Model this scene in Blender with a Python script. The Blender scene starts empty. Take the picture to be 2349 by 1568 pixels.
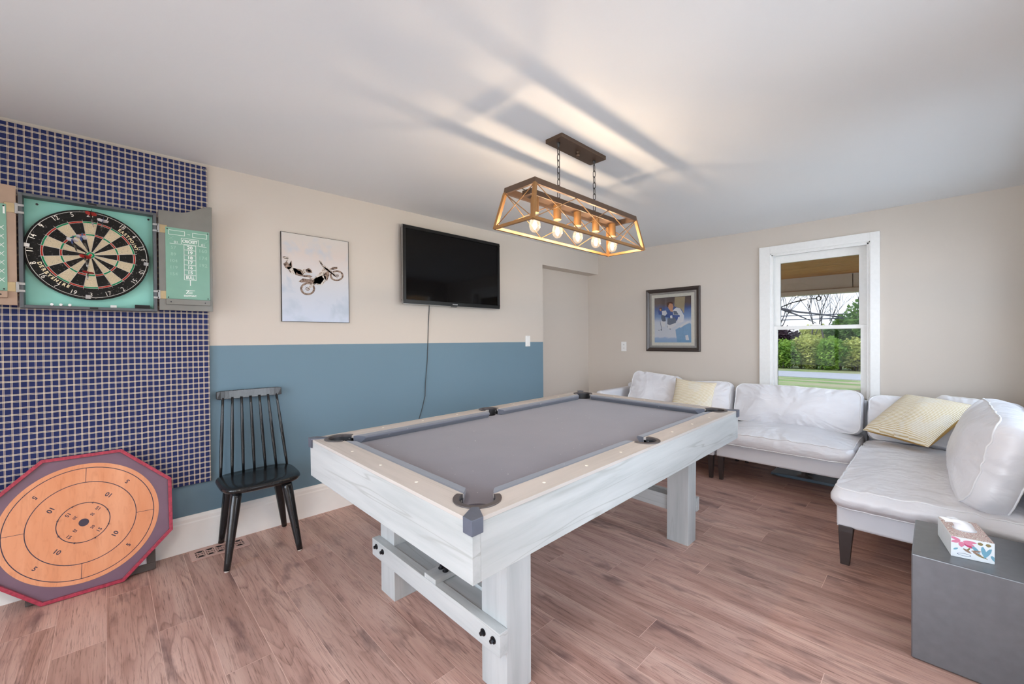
import bpy, bmesh, math, random
from mathutils import Vector, Matrix, noise, Euler
random.seed(7)
C = bpy.context.scene.collection
PI = math.pi

# ------------------------------------------------------------------ camera
FPX, IMW, IMH = 950.92, 2349.0, 1568.0
CAM_H = 1.24
yaw, pitch, roll = math.radians(45.7587), math.radians(-.4837), math.radians(-.4166)
cd = bpy.data.cameras.new('camera'); cam = bpy.data.objects.new('camera', cd); C.objects.link(cam)
cd.sensor_fit = 'HORIZONTAL'; cd.sensor_width = 36.0; cd.lens = 36.0 * FPX / IMW; cd.clip_start = .02; cd.clip_end = 400
fwd = Vector((-math.sin(yaw)*math.cos(pitch), math.cos(yaw)*math.cos(pitch), math.sin(pitch)))
rgt = Vector((math.cos(yaw), math.sin(yaw), 0)); upv = rgt.cross(fwd)
r2 = math.cos(roll)*rgt + math.sin(roll)*upv; u2 = -math.sin(roll)*rgt + math.cos(roll)*upv
cam.matrix_world = Matrix(((r2.x, u2.x, -fwd.x, 0), (r2.y, u2.y, -fwd.y, 0), (r2.z, u2.z, -fwd.z, CAM_H), (0, 0, 0, 1)))
sc = bpy.context.scene; sc.camera = cam

# ------------------------------------------------------------------ light
XL, XR, YB, YF, ZC = -3.0905, .43, 4.5868, -1.6, 2.3058
SKY_STRENGTH, SUN_STRENGTH, BULB_W, EXPOSURE = 8.5, 14.0, 4.6, 0.20
FILL_DOME_STRENGTH = 36.0
w = bpy.data.worlds.new('sky'); sc.world = w; w.use_nodes = True
nt = w.node_tree; nt.nodes.clear()
wo = nt.nodes.new('ShaderNodeOutputWorld'); bg = nt.nodes.new('ShaderNodeBackground')
tc = nt.nodes.new('ShaderNodeTexCoord'); sx = nt.nodes.new('ShaderNodeSeparateXYZ'); cr = nt.nodes.new('ShaderNodeValToRGB')
nt.links.new(tc.outputs['Generated'], sx.inputs[0]); nt.links.new(sx.outputs['Z'], cr.inputs[0])
cr.color_ramp.elements[0].position = 0.0; cr.color_ramp.elements[0].color = (.86, .91, 1.0, 1)
cr.color_ramp.elements[1].position = .6; cr.color_ramp.elements[1].color = (.66, .81, 1.0, 1)
nt.links.new(cr.outputs[0], bg.inputs['Color']); bg.inputs['Strength'].default_value = SKY_STRENGTH
nt.links.new(bg.outputs[0], wo.inputs[0])
sd = bpy.data.lights.new('sun', 'SUN'); so = bpy.data.objects.new('sun', sd); C.objects.link(so)
sd.energy = SUN_STRENGTH; sd.angle = .03; sd.color = (1, .9, .75)
so.rotation_euler = Vector((.80, .30, -.42)).to_track_quat('-Z', 'Y').to_euler(); so.location = (-8, -4, 9)
# openings added out of view for daylight: [x0,x1,z0,z1] front wall, [y0,y1,z0,z1] right wall
FRONT = (-2.35, .28, .08, 2.05); RIGHT = (2.62, 4.30, .85, 2.08); RIGHT2 = (.85, 1.95, .20, 1.98)
def portal(loc, rot, sx_, sy_):
    d = bpy.data.lights.new('sky_portal', 'AREA'); d.shape = 'RECTANGLE'; d.size = sx_; d.size_y = sy_; d.energy = 1
    d.cycles.is_portal = True
    o = bpy.data.objects.new('sky_portal', d); C.objects.link(o); o.location = loc; o.rotation_euler = rot
portal(((FRONT[0]+FRONT[1])/2, YF-.12, (FRONT[2]+FRONT[3])/2), (PI/2, 0, PI), FRONT[1]-FRONT[0], FRONT[3]-FRONT[2])
portal((XR+.12, (RIGHT[0]+RIGHT[1])/2, (RIGHT[2]+RIGHT[3])/2), (PI/2, 0, PI/2), RIGHT[1]-RIGHT[0], RIGHT[3]-RIGHT[2])
portal((XR+.12, (RIGHT2[0]+RIGHT2[1])/2, (RIGHT2[2]+RIGHT2[3])/2), (PI/2, 0, PI/2), RIGHT2[1]-RIGHT2[0], RIGHT2[3]-RIGHT2[2])
portal((-.77, YB+.16, 1.35), (-PI/2, 0, 0), .70, 1.22)
vs = sc.view_settings; vs.view_transform = 'Standard'; vs.look = 'None'; vs.gamma = 1; vs.use_curve_mapping = False; vs.exposure = EXPOSURE
sc.cycles.max_bounces = 10; sc.cycles.diffuse_bounces = 6; sc.cycles.glossy_bounces = 4; sc.cycles.transparent_max_bounces = 16
sc.cycles.caustics_reflective = False; sc.cycles.caustics_refractive = False; sc.cycles.sample_clamp_indirect = 6

# ------------------------------------------------------------------ helpers
def lin(r, g=None, b=None):
    if g is None: g = b = r
    f = lambda v: (v/255/12.92) if v/255 <= .04045 else ((v/255+.055)/1.055)**2.4
    return (f(r), f(g), f(b), 1)
MATS = {}
class NT:
    def __init__(s, name):
        s.m = bpy.data.materials.new(name); s.m.use_nodes = True; s.t = s.m.node_tree; s.t.nodes.clear()
        s.out = s.n('OutputMaterial'); s.p = s.n('BsdfPrincipled'); s.l(s.p.outputs[0], s.out.inputs[0]); MATS[name] = s.m
    def n(s, k, **kw):
        x = s.t.nodes.new('ShaderNode'+k)
        for a, v in kw.items(): setattr(x, a, v)
        return x
    def l(s, a, b): s.t.links.new(a, b)
    def coord(s, scale=(1, 1, 1), kind='Object', rnd=False, rot=(0, 0, 0)):
        tcn = s.n('TexCoord'); mp = s.n('Mapping'); mp.inputs['Scale'].default_value = scale; mp.inputs['Rotation'].default_value = rot
        src = tcn.outputs[kind]
        if rnd:
            oi = s.n('ObjectInfo'); mu = s.n('Math', operation='MULTIPLY'); mu.inputs[1].default_value = 37.0
            s.l(oi.outputs['Random'], mu.inputs[0]); ad = s.n('VectorMath', operation='ADD')
            s.l(src, ad.inputs[0]); s.l(mu.outputs[0], ad.inputs[1]); src = ad.outputs[0]
        s.l(src, mp.inputs[0]); return mp.outputs[0]
    def noise(s, vec, scale=5, detail=3, rough=.5, dist=0):
        x = s.n('TexNoise'); x.inputs['Scale'].default_value = scale; x.inputs['Detail'].default_value = detail
        x.inputs['Roughness'].default_value = rough; x.inputs['Distortion'].default_value = dist
        if vec is not None: s.l(vec, x.inputs['Vector'])
        return x.outputs['Fac']
    def ramp(s, fac, stops):
        x = s.n('ValToRGB'); e = x.color_ramp.elements
        while len(e) < len(stops): e.new(.5)
        for i, (pos, col) in enumerate(stops): e[i].position = pos; e[i].color = col if len(col) == 4 else (*col, 1)
        s.l(fac, x.inputs[0]); return x.outputs[0]
    def mix(s, fac, a, b, mode='MIX'):
        x = s.n('Mix', data_type='RGBA', blend_type=mode)
        for v, i in ((fac, 0), (a, 6), (b, 7)):
            if isinstance(v, (int, float)): x.inputs[i].default_value = v
            elif isinstance(v, tuple): x.inputs[i].default_value = v
            else: s.l(v, x.inputs[i])
        return x.outputs[2]
    def math(s, op, a, b=0.0):
        x = s.n('Math', operation=op)
        for v, i in ((a, 0), (b, 1)):
            if isinstance(v, (int, float)): x.inputs[i].default_value = v
            else: s.l(v, x.inputs[i])
        return x.outputs[0]
    def bump(s, h, strength=.2, dist=.01):
        x = s.n('Bump'); x.inputs['Strength'].default_value = strength; x.inputs['Distance'].default_value = dist
        s.l(h, x.inputs['Height']); s.l(x.outputs[0], s.p.inputs['Normal'])
    def set(s, col=None, rough=None, metal=None, spec=None, coat=None, sheen=None):
        if col is not None:
            if isinstance(col, tuple): s.p.inputs['Base Color'].default_value = col
            else: s.l(col, s.p.inputs['Base Color'])
        for v, k in ((rough, 'Roughness'), (metal, 'Metallic'), (spec, 'Specular IOR Level'), (coat, 'Coat Weight'), (sheen, 'Sheen Weight')):
            if v is not None: s.p.inputs[k].default_value = v
        return s
def plain(name, col, rough=.5, metal=0, spec=.5, var=.05, scale=40, bump=0):
    if name in MATS: return MATS[name]
    k = NT(name); v = k.noise(k.coord(), scale, 3)
    c2 = tuple(min(1, x*(1-var)) for x in col[:3])+(1,); c3 = tuple(min(1, x*(1+var)) for x in col[:3])+(1,)
    k.set(k.ramp(v, [(.3, c2), (.7, c3)]), rough, metal, spec)
    if bump: k.bump(v, bump, .002)
    return k.m
def emit(name, col, st):
    k = NT(name); e = k.n('Emission'); e.inputs[0].default_value = col; e.inputs[1].default_value = st; k.l(e.outputs[0], k.out.inputs[0]); return k.m
def glass(name, tint, refl=.06, rough=0.0, edge=.6):
    k = NT(name); t = k.n('BsdfTransparent'); t.inputs[0].default_value = tint; g = k.n('BsdfGlossy'); g.inputs['Roughness'].default_value = rough
    lw = k.n('Fresnel'); lw.inputs[0].default_value = 1.45; mx = k.n('MixShader')
    m = k.math('MINIMUM', k.math('MULTIPLY', lw.outputs[0], refl/.035), edge); k.l(m, mx.inputs[0]); k.l(t.outputs[0], mx.inputs[1]); k.l(g.outputs[0], mx.inputs[2])
    k.l(mx.outputs[0], k.out.inputs[0]); return k.m

MW = {}
def wmat(o): return MW.get(o.name, Matrix()) if o else Matrix()
class MB:
    def __init__(s): s.v = []; s.f = []; s.mi = []; s.sm = []
    def add(s, vs_, fs, mi=0, sm=False, M=None):
        b = len(s.v)
        for p in vs_:
            p = Vector(p); s.v.append(M @ p if M is not None else p)
        for f in fs: s.f.append([i+b for i in f]); s.mi.append(mi); s.sm.append(sm)
        return s
    def box(s, x0, x1, y0, y1, z0, z1, mi=0, M=None):
        v = [(x, y, z) for z in (z0, z1) for y in (y0, y1) for x in (x0, x1)]
        return s.add(v, [(0, 2, 3, 1), (4, 5, 7, 6), (0, 1, 5, 4), (2, 6, 7, 3), (0, 4, 6, 2), (1, 3, 7, 5)], mi, False, M)
    def frame(s, p0, p1):
        d = (Vector(p1)-Vector(p0)); L = d.length; d.normalize()
        a = Vector((0, 0, 1)) if abs(d.z) < .9 else Vector((1, 0, 0)); u = d.cross(a).normalized(); return d, u, d.cross(u), L
    def cyl(s, p0, p1, r0, r1=None, n=16, mi=0, caps=True, sm=True):
        r1 = r0 if r1 is None else r1; d, u, v, L = s.frame(p0, p1); p0, p1 = Vector(p0), Vector(p1)
        ring = lambda p, r: [p+u*(r*math.cos(2*PI*i/n))+v*(r*math.sin(2*PI*i/n)) for i in range(n)]
        s.add(ring(p0, r0)+ring(p1, r1), [(i, (i+1) % n, n+(i+1) % n, n+i) for i in range(n)], mi, sm)
        if caps: s.add(ring(p0, r0), [tuple(range(n))[::-1]], mi); s.add(ring(p1, r1), [tuple(range(n))], mi)
        return s
    def bar(s, p0, p1, w_, h_, upd=(0, 0, 1), mi=0):
        p0, p1 = Vector(p0), Vector(p1); d = (p1-p0).normalized(); sd_ = d.cross(Vector(upd)).normalized(); u = sd_.cross(d)
        v = []
        for p in (p0, p1): v += [p-sd_*w_/2-u*h_/2, p+sd_*w_/2-u*h_/2, p+sd_*w_/2+u*h_/2, p-sd_*w_/2+u*h_/2]
        return s.add(v, [(0, 1, 2, 3), (7, 6, 5, 4), (0, 4, 5, 1), (1, 5, 6, 2), (2, 6, 7, 3), (3, 7, 4, 0)], mi)
    def tube(s, pts, r, n=8, closed=False, mi=0):
        pts = [Vector(p) for p in pts]; m = len(pts); v = []; f = []; pu = None
        for i, p in enumerate(pts):
            a = pts[(i-1) % m] if (closed or i) else p; b = pts[(i+1) % m] if (closed or i < m-1) else p
            d = (b-a).normalized() if (b-a).length > 1e-9 else Vector((0, 0, 1))
            if pu is None: pu = d.orthogonal().normalized()
            pu = (pu - d*pu.dot(d)); pu = pu.normalized() if pu.length > 1e-6 else d.orthogonal().normalized()
            q = d.cross(pu); rr = r(i/(m-1)) if callable(r) else r
            v += [p+pu*(rr*math.cos(2*PI*k/n))+q*(rr*math.sin(2*PI*k/n)) for k in range(n)]
        for i in range(m if closed else m-1):
            j = (i+1) % m
            for k in range(n): f.append((i*n+k, i*n+(k+1) % n, j*n+(k+1) % n, j*n+k))
        if not closed: f.append(tuple(range(n))[::-1]); f.append(tuple((m-1)*n+k for k in range(n)))
        return s.add(v, f, mi, True)
    def lathe(s, prof, n=24, M=None, mi=0, sm=True):
        v = []; f = []
        for r, z in prof: v += [(r*math.cos(2*PI*k/n), r*math.sin(2*PI*k/n), z) for k in range(n)]
        for i in range(len(prof)-1):
            for k in range(n): f.append((i*n+k, i*n+(k+1) % n, (i+1)*n+(k+1) % n, (i+1)*n+k))
        return s.add(v, f, mi, sm, M)
    def prism(s, poly, z0, z1, mi=0, M=None):
        n = len(poly); v = [(x, y, z0) for x, y in poly]+[(x, y, z1) for x, y in poly]
        return s.add(v, [tuple(range(n))[::-1], tuple(range(n, 2*n))]+[(i, (i+1) % n, n+(i+1) % n, n+i) for i in range(n)], mi, False, M)
    def flat(s, poly, z=0, mi=0, M=None): return s.add([(x, y, z) for x, y in poly], [tuple(range(len(poly)))], mi, False, M)
    def ann(s, cx, cy, r0, r1, z=0, a0=0, a1=2*PI, n=48, mi=0, M=None):
        v = []
        for i in range(n+1):
            a = a0+(a1-a0)*i/n; v += [(cx+r0*math.cos(a), cy+r0*math.sin(a), z), (cx+r1*math.cos(a), cy+r1*math.sin(a), z)]
        return s.add(v, [(2*i, 2*i+1, 2*i+3, 2*i+2) for i in range(n)], mi, False, M)
    def grid(s, fn, nu, nv, mi=0, sm=True, M=None):
        v = [fn(i/nu, j/nv) for j in range(nv+1) for i in range(nu+1)]; q = nu+1
        return s.add(v, [(j*q+i, j*q+i+1, (j+1)*q+i+1, (j+1)*q+i) for j in range(nv) for i in range(nu)], mi, sm, M)
    def build(s, name, mats, parent=None, bevel=0, seg=2, local=False, smooth_all=False):
        me = bpy.data.meshes.new(name); Mi = Matrix() if (local or parent is None) else wmat(parent).inverted()
        me.from_pydata([tuple(Mi @ p) for p in s.v], [], s.f)
        for m in (mats if isinstance(mats, (list, tuple)) else [mats]): me.materials.append(m)
        me.polygons.foreach_set('material_index', s.mi); me.polygons.foreach_set('use_smooth', s.sm)
        bm = bmesh.new(); bm.from_mesh(me)
        bmesh.ops.remove_doubles(bm, verts=bm.verts, dist=1e-5); bmesh.ops.recalc_face_normals(bm, faces=bm.faces)
        if bevel:
            ed = [e for e in bm.edges if len(e.link_faces) == 2 and e.calc_face_angle(0) > .6]
            bmesh.ops.bevel(bm, geom=ed, offset=bevel, segments=seg, profile=.5, affect='EDGES', clamp_overlap=True)
            for f in bm.faces: f.smooth = False
        bm.to_mesh(me); bm.free(); me.update()
        o = bpy.data.objects.new(name, me); C.objects.link(o)
        if parent: o.parent = parent; MW[o.name] = wmat(parent).copy()
        return o
def tag(o, label=None, cat=None, group=None, kind=None):
    for k, v in (('label', label), ('category', cat), ('group', group), ('kind', kind)):
        if v: o[k] = v
    return o
def thing(name, loc, label, cat, group=None, rot=None, kind=None):
    o = bpy.data.objects.new(name, None); C.objects.link(o); o.location = loc; o.empty_display_size = .05
    M = Matrix.Translation(loc)
    if rot is not None: o.rotation_euler = rot; M = M @ rot.to_matrix().to_4x4()
    MW[o.name] = M
    return tag(o, label, cat, group, kind)
def place(o, M):
    o.matrix_world = M; MW[o.name] = M.copy(); return o
def copy_tree(o, parent=None):
    c = o.copy(); C.objects.link(c); c.parent = parent
    for ch in list(o.children): copy_tree(ch, c)
    return c
def text_geo(body, size, bold=0.0):
    cu = bpy.data.curves.new('t', 'FONT'); cu.body = body; cu.size = size; cu.align_x = 'CENTER'; cu.align_y = 'CENTER'; cu.resolution_u = 3; cu.offset = bold*size
    ob = bpy.data.objects.new('t', cu); C.objects.link(ob); bpy.context.view_layer.update()
    me = bpy.data.meshes.new_from_object(ob.evaluated_get(bpy.context.evaluated_depsgraph_get()))
    v = [tuple(p.co) for p in me.vertices]; f = [tuple(p.vertices) for p in me.polygons]
    bpy.data.objects.remove(ob); bpy.data.curves.remove(cu); bpy.data.meshes.remove(me); return v, f
def put_text(mb, body, size, M, mi=0, sxx=1.0, bold=0.0):
    v, f = text_geo(body, size, bold); mb.add([(x*sxx, y, 0) for x, y, z in v], f, mi, False, M); return mb
def frameM(o, ex, ey):
    ex = Vector(ex).normalized(); ey = Vector(ey); ey = (ey-ex*ey.dot(ex)).normalized(); ez = ex.cross(ey)
    return Matrix(((ex.x, ey.x, ez.x, o[0]), (ex.y, ey.y, ez.y, o[1]), (ex.z, ey.z, ez.z, o[2]), (0, 0, 0, 1)))
# frame of something hung on the left wall: local x -> +Y, local y -> +Z, local z -> into the room
def leftM(y, z, off): return frameM((XL+off, y, z), (0, 1, 0), (0, 0, 1))
def backM(x, z, off): return frameM((x, YB-off, z), (1, 0, 0), (0, 0, 1))

# ------------------------------------------------------------------ materials
def paint(name, col, bump=.06):
    k = NT(name); v = k.noise(k.coord(), 60, 4, .6); big = k.noise(k.coord(), 1.3, 2)
    c = k.mix(k.math('MULTIPLY', big, .25), col, tuple(x*.9 for x in col[:3])+(1,))
    k.set(c, .62, 0, .35); k.bump(v, bump, .002); return k
WALLC = lin(205, 196, 186)
m_wall = paint('beige_wall_paint', WALLC).m
k = paint('two_tone_wall_paint', WALLC)
sp = k.n('SeparateXYZ'); k.l(k.coord(), sp.inputs[0])
wob = k.math('MULTIPLY', k.math('SUBTRACT', k.noise(k.coord(), 3, 4), .5), .006)
mask = k.math('LESS_THAN', k.math('ADD', k.math('ADD', sp.outputs['Z'], k.math('MULTIPLY', sp.outputs['Y'], .0035)), wob), 1.212)
blue = k.mix(k.math('MULTIPLY', k.noise(k.coord(), 2, 3), .3), lin(110, 137, 153), lin(98, 126, 140))
k.set(k.mix(mask, WALLC, blue)); m_wall2 = k.m
m_ceil = paint('flat_white_ceiling_paint', lin(223, 224, 225), .1).m
m_trim = plain('white_gloss_trim', lin(232, 232, 230), .35, var=.02)
m_board = plain('cream_baseboard_paint', lin(247, 246, 242), .4, var=.02, scale=9)
m_porchpaint = plain('porch_beam_paint', lin(200, 190, 172), .6)

def floor_mat():
    k = NT('laminate_plank'); fine = k.noise(k.coord((3.0, 75, 1), rnd=True), 3, 5, .68, .3)
    base = k.ramp(k.noise(k.coord((1.0, 9, 1), rnd=True), 1.3, 4, .55), [(.25, lin(164, 124, 112)), (.5, lin(196, 158, 145)), (.76, lin(216, 182, 168))])
    # growth rings: contour lines of a slow stretched noise, gated so that they come in patches
    nn = k.noise(k.coord((.5, 5.5, 1), rnd=True), 1.1, 2, .45, .4)
    rings = k.math('FRACT', k.math('MULTIPLY', nn, 18.0))
    rl = k.ramp(rings, [(.0, (.55, .50, .49)), (.10, (.78, .74, .73)), (.42, (1, 1, 1)), (.92, (1.02, 1.02, 1.02)), (1.0, (.6, .55, .54))])
    gate = k.ramp(k.noise(k.coord((1.2, 4, 1), rnd=True), .9, 2), [(.40, (.08, .08, .08)), (.64, (.75, .75, .75))])
    c = k.mix(gate, base, k.mix(1.0, base, rl, 'MULTIPLY'))
    c = k.mix(1.0, c, k.ramp(fine, [(.31, (.40, .35, .34)), (.46, (.97, .97, .97)), (.8, (1.1, 1.08, 1.07))]), 'MULTIPLY')
    smudge = k.noise(k.coord((2.0, 6, 1), rnd=True), 1.7, 4, .55)
    c = k.mix(k.ramp(smudge, [(.57, (0, 0, 0)), (.73, (.8, .8, .8))]), c, lin(108, 82, 81))
    oi = k.n('ObjectInfo'); c = k.mix(1, c, k.ramp(oi.outputs['Random'], [(0, (.84, .82, .81)), (1, (1.08, 1.07, 1.06))]), 'MULTIPLY')
    k.set(c, .40, 0, .45); k.bump(fine, .1, .002); return k.m
m_floor = floor_mat()
m_seam = plain('plank_bevel', lin(226, 194, 182), .6)

def whitewood(name, axis, tone=(1, 1, 1)):
    k = NT(name); s = [9, 9, 9]; s[axis] = .9; s2 = [26, 26, 26]; s2[axis] = 1.1
    a = k.noise(k.coord(tuple(s), rnd=True), 1.3, 4, .6, .25); b = k.noise(k.coord(tuple(s2), rnd=True), 1.5, 5, .7, .5)
    c = k.ramp(a, [(.3, lin(166, 169, 168)), (.55, lin(182, 184, 183)), (.8, lin(192, 193, 191))])
    line = k.noise(k.coord(tuple(x*(.45 if i_ == axis else .8) for i_, x in enumerate(s)), rnd=True), 1.8, 2, .5, .25)
    thin = k.ramp(line, [(.484, (0, 0, 0)), (.496, (.62, .62, .62)), (.502, (.62, .62, .62)), (.514, (0, 0, 0))])
    gate = k.ramp(k.noise(k.coord(tuple(x*.4 for x in s), rnd=True), 2.3, 2), [(.48, (0, 0, 0)), (.6, (1, 1, 1))])
    c = k.mix(k.math('MULTIPLY', thin, gate), c, lin(150, 150, 146))
    c = k.mix(.5, c, k.ramp(b, [(.3, (.8, .8, .79)), (.45, (1, 1, 1))]), 'MULTIPLY')
    if tone != (1, 1, 1): c = k.mix(1.0, c, (*tone, 1), 'MULTIPLY')
    k.set(c, .5, 0, .4); k.bump(b, .06, .001); return k.m
WX, WY, WZ = whitewood('whitewashed_oak_across', 0), whitewood('whitewashed_oak_along', 1), whitewood('whitewashed_oak_upright', 2)
def whitewood_lamp_tint(name, axis): return whitewood(name, axis, (1.10, .975, .915))  # warm lamp light tinted into the rail wood colour
def cloth(name, c1, c2, sc_=700):
    k = NT(name); n = k.noise(k.coord(), sc_, 2); b = k.noise(k.coord(), 6, 4)
    spk = k.ramp(k.noise(k.coord(), 55, 1), [(.76, (0, 0, 0)), (.79, (.5, .5, .5))])
    c = k.mix(b, c1, c2); c = k.mix(.25, c, k.ramp(n, [(.3, (.7, .7, .7)), (.7, (1.1, 1.1, 1.1))]), 'MULTIPLY'); c = k.mix(spk, c, lin(190, 184, 180))
    k.set(c, .95, 0, .1, sheen=.3); k.bump(n, .1, .001); return k.m
m_bed = cloth('grey_table_cloth', lin(117, 112, 121), lin(107, 102, 112))
m_cush = cloth('slate_cushion_cloth', lin(112, 116, 127), lin(102, 107, 119))
m_pocket = plain('black_pocket_leather', lin(40, 41, 45), .42)
m_iron = plain('dark_pocket_iron', lin(88, 82, 82), .42, .3)
m_cap = plain('slate_corner_cap', lin(92, 97, 110), .45, .2)
m_sight = plain('pearl_sight', lin(235, 228, 215), .3)
m_bolt = plain('black_bolt', lin(38, 38, 42), .35, .6)
m_blackwood = NT('black_lacquered_wood')
g_ = m_blackwood.noise(m_blackwood.coord((25, 25, 3)), 2, 4); m_blackwood.set(m_blackwood.ramp(g_, [(.3, lin(20, 21, 23)), (.75, lin(36, 37, 39))]), .17, 0, .5); m_blackwood = m_blackwood.m
m_glide = plain('pale_floor_glide', lin(215, 205, 195), .5)
m_legwood = plain('dark_espresso_leg', lin(58, 48, 46), .38)
def leather():
    k = NT('pale_grey_leather'); v = k.coord(); big = k.noise(v, 3.2, 3); gr = k.noise(v, 260, 2)
    n1 = k.noise(k.coord((1.0, .55, 1)), 6, 2, .45, .9); n2 = k.noise(k.coord((.6, 1.5, 1.2)), 13, 2, .5, .7)
    c = k.ramp(big, [(.3, lin(214, 213, 217)), (.7, lin(228, 228, 232))])
    k.set(c, .33, 0, .5); h = k.math('ADD', k.math('ADD', n1, k.math('MULTIPLY', n2, .35)), k.math('MULTIPLY', gr, .015)); k.bump(h, .55, .03); return k.m
m_leather = leather()
m_leather2 = plain('smooth_pale_leather', lin(216, 217, 222), .4, var=.03, scale=5)
m_pipe = plain('white_leather_piping', lin(228, 228, 230), .4, var=.02)
def pillow_mat():
    k = NT('cream_mustard_woven'); sp = k.n('SeparateXYZ'); k.l(k.coord(), sp.inputs[0]); x, y = sp.outputs['X'], sp.outputs['Y']
    col = k.math('FLOOR', k.math('MULTIPLY', x, 10.0)); off = k.math('MULTIPLY', k.math('MODULO', k.math('ABSOLUTE', col), 2.0), .28)
    ph = k.math('FRACT', k.math('ADD', k.math('MULTIPLY', y, 84.0), k.math('ADD', off, k.math('MULTIPLY', k.noise(k.coord(), 7, 2), .8))))
    tri = k.math('ABSOLUTE', k.math('SUBTRACT', ph, .5)); sn = k.noise(k.coord(), 320, 2)
    c = k.ramp(k.math('ADD', tri, k.math('MULTIPLY', k.math('SUBTRACT', sn, .5), .25)), [(.14, lin(206, 184, 140)), (.24, lin(234, 226, 208)), (.5, lin(240, 234, 220))])
    wear = k.ramp(k.noise(k.coord(), 9, 4), [(.56, (0, 0, 0)), (.62, (.8, .8, .8))]); c = k.mix(k.math('MULTIPLY', wear, .5), c, lin(225, 222, 214))
    k.set(c, .9, 0, .1); k.bump(k.math('ADD', tri, k.math('MULTIPLY', sn, .4)), .6, .004); return k.m
m_pillow = pillow_mat()
m_pillow_edge = plain('mustard_pillow_back', lin(198, 156, 84), .9)
def plaid():
    k = NT('navy_plaid_fabric'); sp = k.n('SeparateXYZ'); k.l(k.coord(), sp.inputs[0])
    def pair(src, per, ph0):
        f = k.math('FRACT', k.math('ADD', k.math('DIVIDE', src, per), ph0))
        def band(a, b): return k.math('MULTIPLY', k.math('GREATER_THAN', f, a), k.math('LESS_THAN', f, b))
        return k.math('ADD', band(.05, .12), band(.215, .285)), band(.12, .215)
    vl, vm = pair(sp.outputs['X'], .0255, .15); hl, hm = pair(sp.outputs['Y'], .0318, .1)
    weave = k.noise(k.coord(), 900, 1)
    c = k.mix(k.noise(k.coord(), 5, 3), lin(36, 42, 80), lin(48, 57, 104)); c = k.mix(k.math('MULTIPLY', k.math('ADD', vm, hm), .4), c, lin(150, 132, 120))
    c = k.mix(k.math('MULTIPLY', vl, .85), c, lin(206, 192, 178)); c = k.mix(k.math('MULTIPLY', hl, .85), c, lin(222, 214, 196))
    both = k.math('MULTIPLY', k.math('MINIMUM', vl, 1), k.math('MINIMUM', hl, 1)); c = k.mix(both, c, lin(236, 226, 196))
    c = k.mix(.35, c, k.ramp(weave, [(.3, (.7, .7, .7)), (.7, (1.15, 1.15, 1.15))]), 'MULTIPLY'); k.set(c, .9, 0, .15); k.bump(weave, .15, .001); return k.m
m_plaid = plaid()
m_black = plain('black_plastic', lin(16, 16, 18), .3, 0, .35)
m_screen = NT('tv_screen_glass').set((.002, .002, .0025, 1), .06, 0, .22).m
m_silver = plain('brushed_silver', lin(160, 160, 160), .35, .9)
m_bronze = plain('oil_rubbed_bronze', lin(96, 76, 62), .42, .55)
m_gold = plain('antique_brass', lin(146, 104, 60), .48, .3)
m_chain = plain('dark_chain_iron', lin(62, 60, 60), .4, .6)
m_brass = plain('brass_hinge', lin(176, 156, 120), .4, .5)
m_white = plain('white_plastic', lin(235, 235, 233), .4, var=.01)
m_cable = plain('grey_cable', lin(60, 66, 70), .5)
m_boxmetal = plain('brushed_pewter_laminate', lin(118, 120, 124), .30, .55, var=.06, scale=30)
m_teal = plain('teal_green_paint', lin(142, 206, 192), .55, var=.06, scale=5)
m_cabgrey = plain('slate_cabinet_paint', lin(84, 88, 92), .5)
m_door = plain('grey_brown_door', lin(122, 120, 114), .35, var=.08, scale=12)
m_door2 = plain('tan_door', lin(172, 146, 126), .6, var=.06, scale=12)  # left door tan, right door grey-brown
m_chalkboard = plain('green_scoreboard', lin(122, 168, 148), .35, var=.08, scale=8)
m_ink = plain('white_print', lin(238, 242, 238), .5, var=.01)
m_chalk = plain('faint_chalk', lin(158, 196, 180), .8)
def sisal(name, c):
    k = NT(name); n = k.noise(k.coord(), 260, 2); s = k.ramp(k.noise(k.coord(), 120, 2), [(.63, (0, 0, 0)), (.72, (.5, .5, .5))])
    cc = k.mix(.5, c, k.ramp(n, [(.25, (.6, .6, .6)), (.75, (1.2, 1.2, 1.2))]), 'MULTIPLY'); k.set(k.mix(s, cc, lin(140, 136, 128)), .9, 0, .15); k.bump(n, .2, .001); return k.m
m_sblack, m_scream, m_sred, m_sgreen = sisal('black_sisal', lin(38, 37, 36)), sisal('cream_sisal', lin(206, 190, 160)), sisal('red_sisal', lin(176, 58, 46)), sisal('green_sisal', lin(36, 136, 92))
m_wire = plain('white_wire', lin(220, 216, 208), .3, .4)
m_cream = plain('cream_lettering', lin(232, 216, 176), .6)
m_crokpurple = plain('plum_grey_board', lin(118, 92, 108), .28, var=.05, scale=14)
m_crokred = NT('cherry_red_rim'); q_ = m_crokred.noise(m_crokred.coord((6, 40, 40)), 2, 4); m_crokred.set(m_crokred.ramp(q_, [(.3, lin(142, 38, 60)), (.7, lin(184, 60, 82))]), .32); m_crokred = m_crokred.m
k = NT('orange_maple_print'); n1 = k.noise(k.coord((4, 40, 10)), 1.4, 5, .6, .8); n2 = k.noise(k.coord((1.5, 6, 1)), 2, 3)
k.set(k.mix(.6, k.ramp(n2, [(.3, lin(220, 144, 100)), (.7, lin(232, 164, 124))]), k.ramp(n1, [(.3, (.84, .78, .74)), (.5, (1, 1, 1))]), 'MULTIPLY'), .3); m_maple = k.m
m_crokline = plain('dark_plum_line', lin(62, 50, 66), .5)
m_darkframe = plain('dark_brown_frame', lin(70, 60, 56), .5)
m_paper = plain('white_paper', lin(226, 230, 236), .6, var=.02)
m_vent = plain('dusty_rose_metal', lin(206, 168, 156), .4, .2)
m_dark = plain('dark_duct', lin(34, 26, 26), .8)

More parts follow.
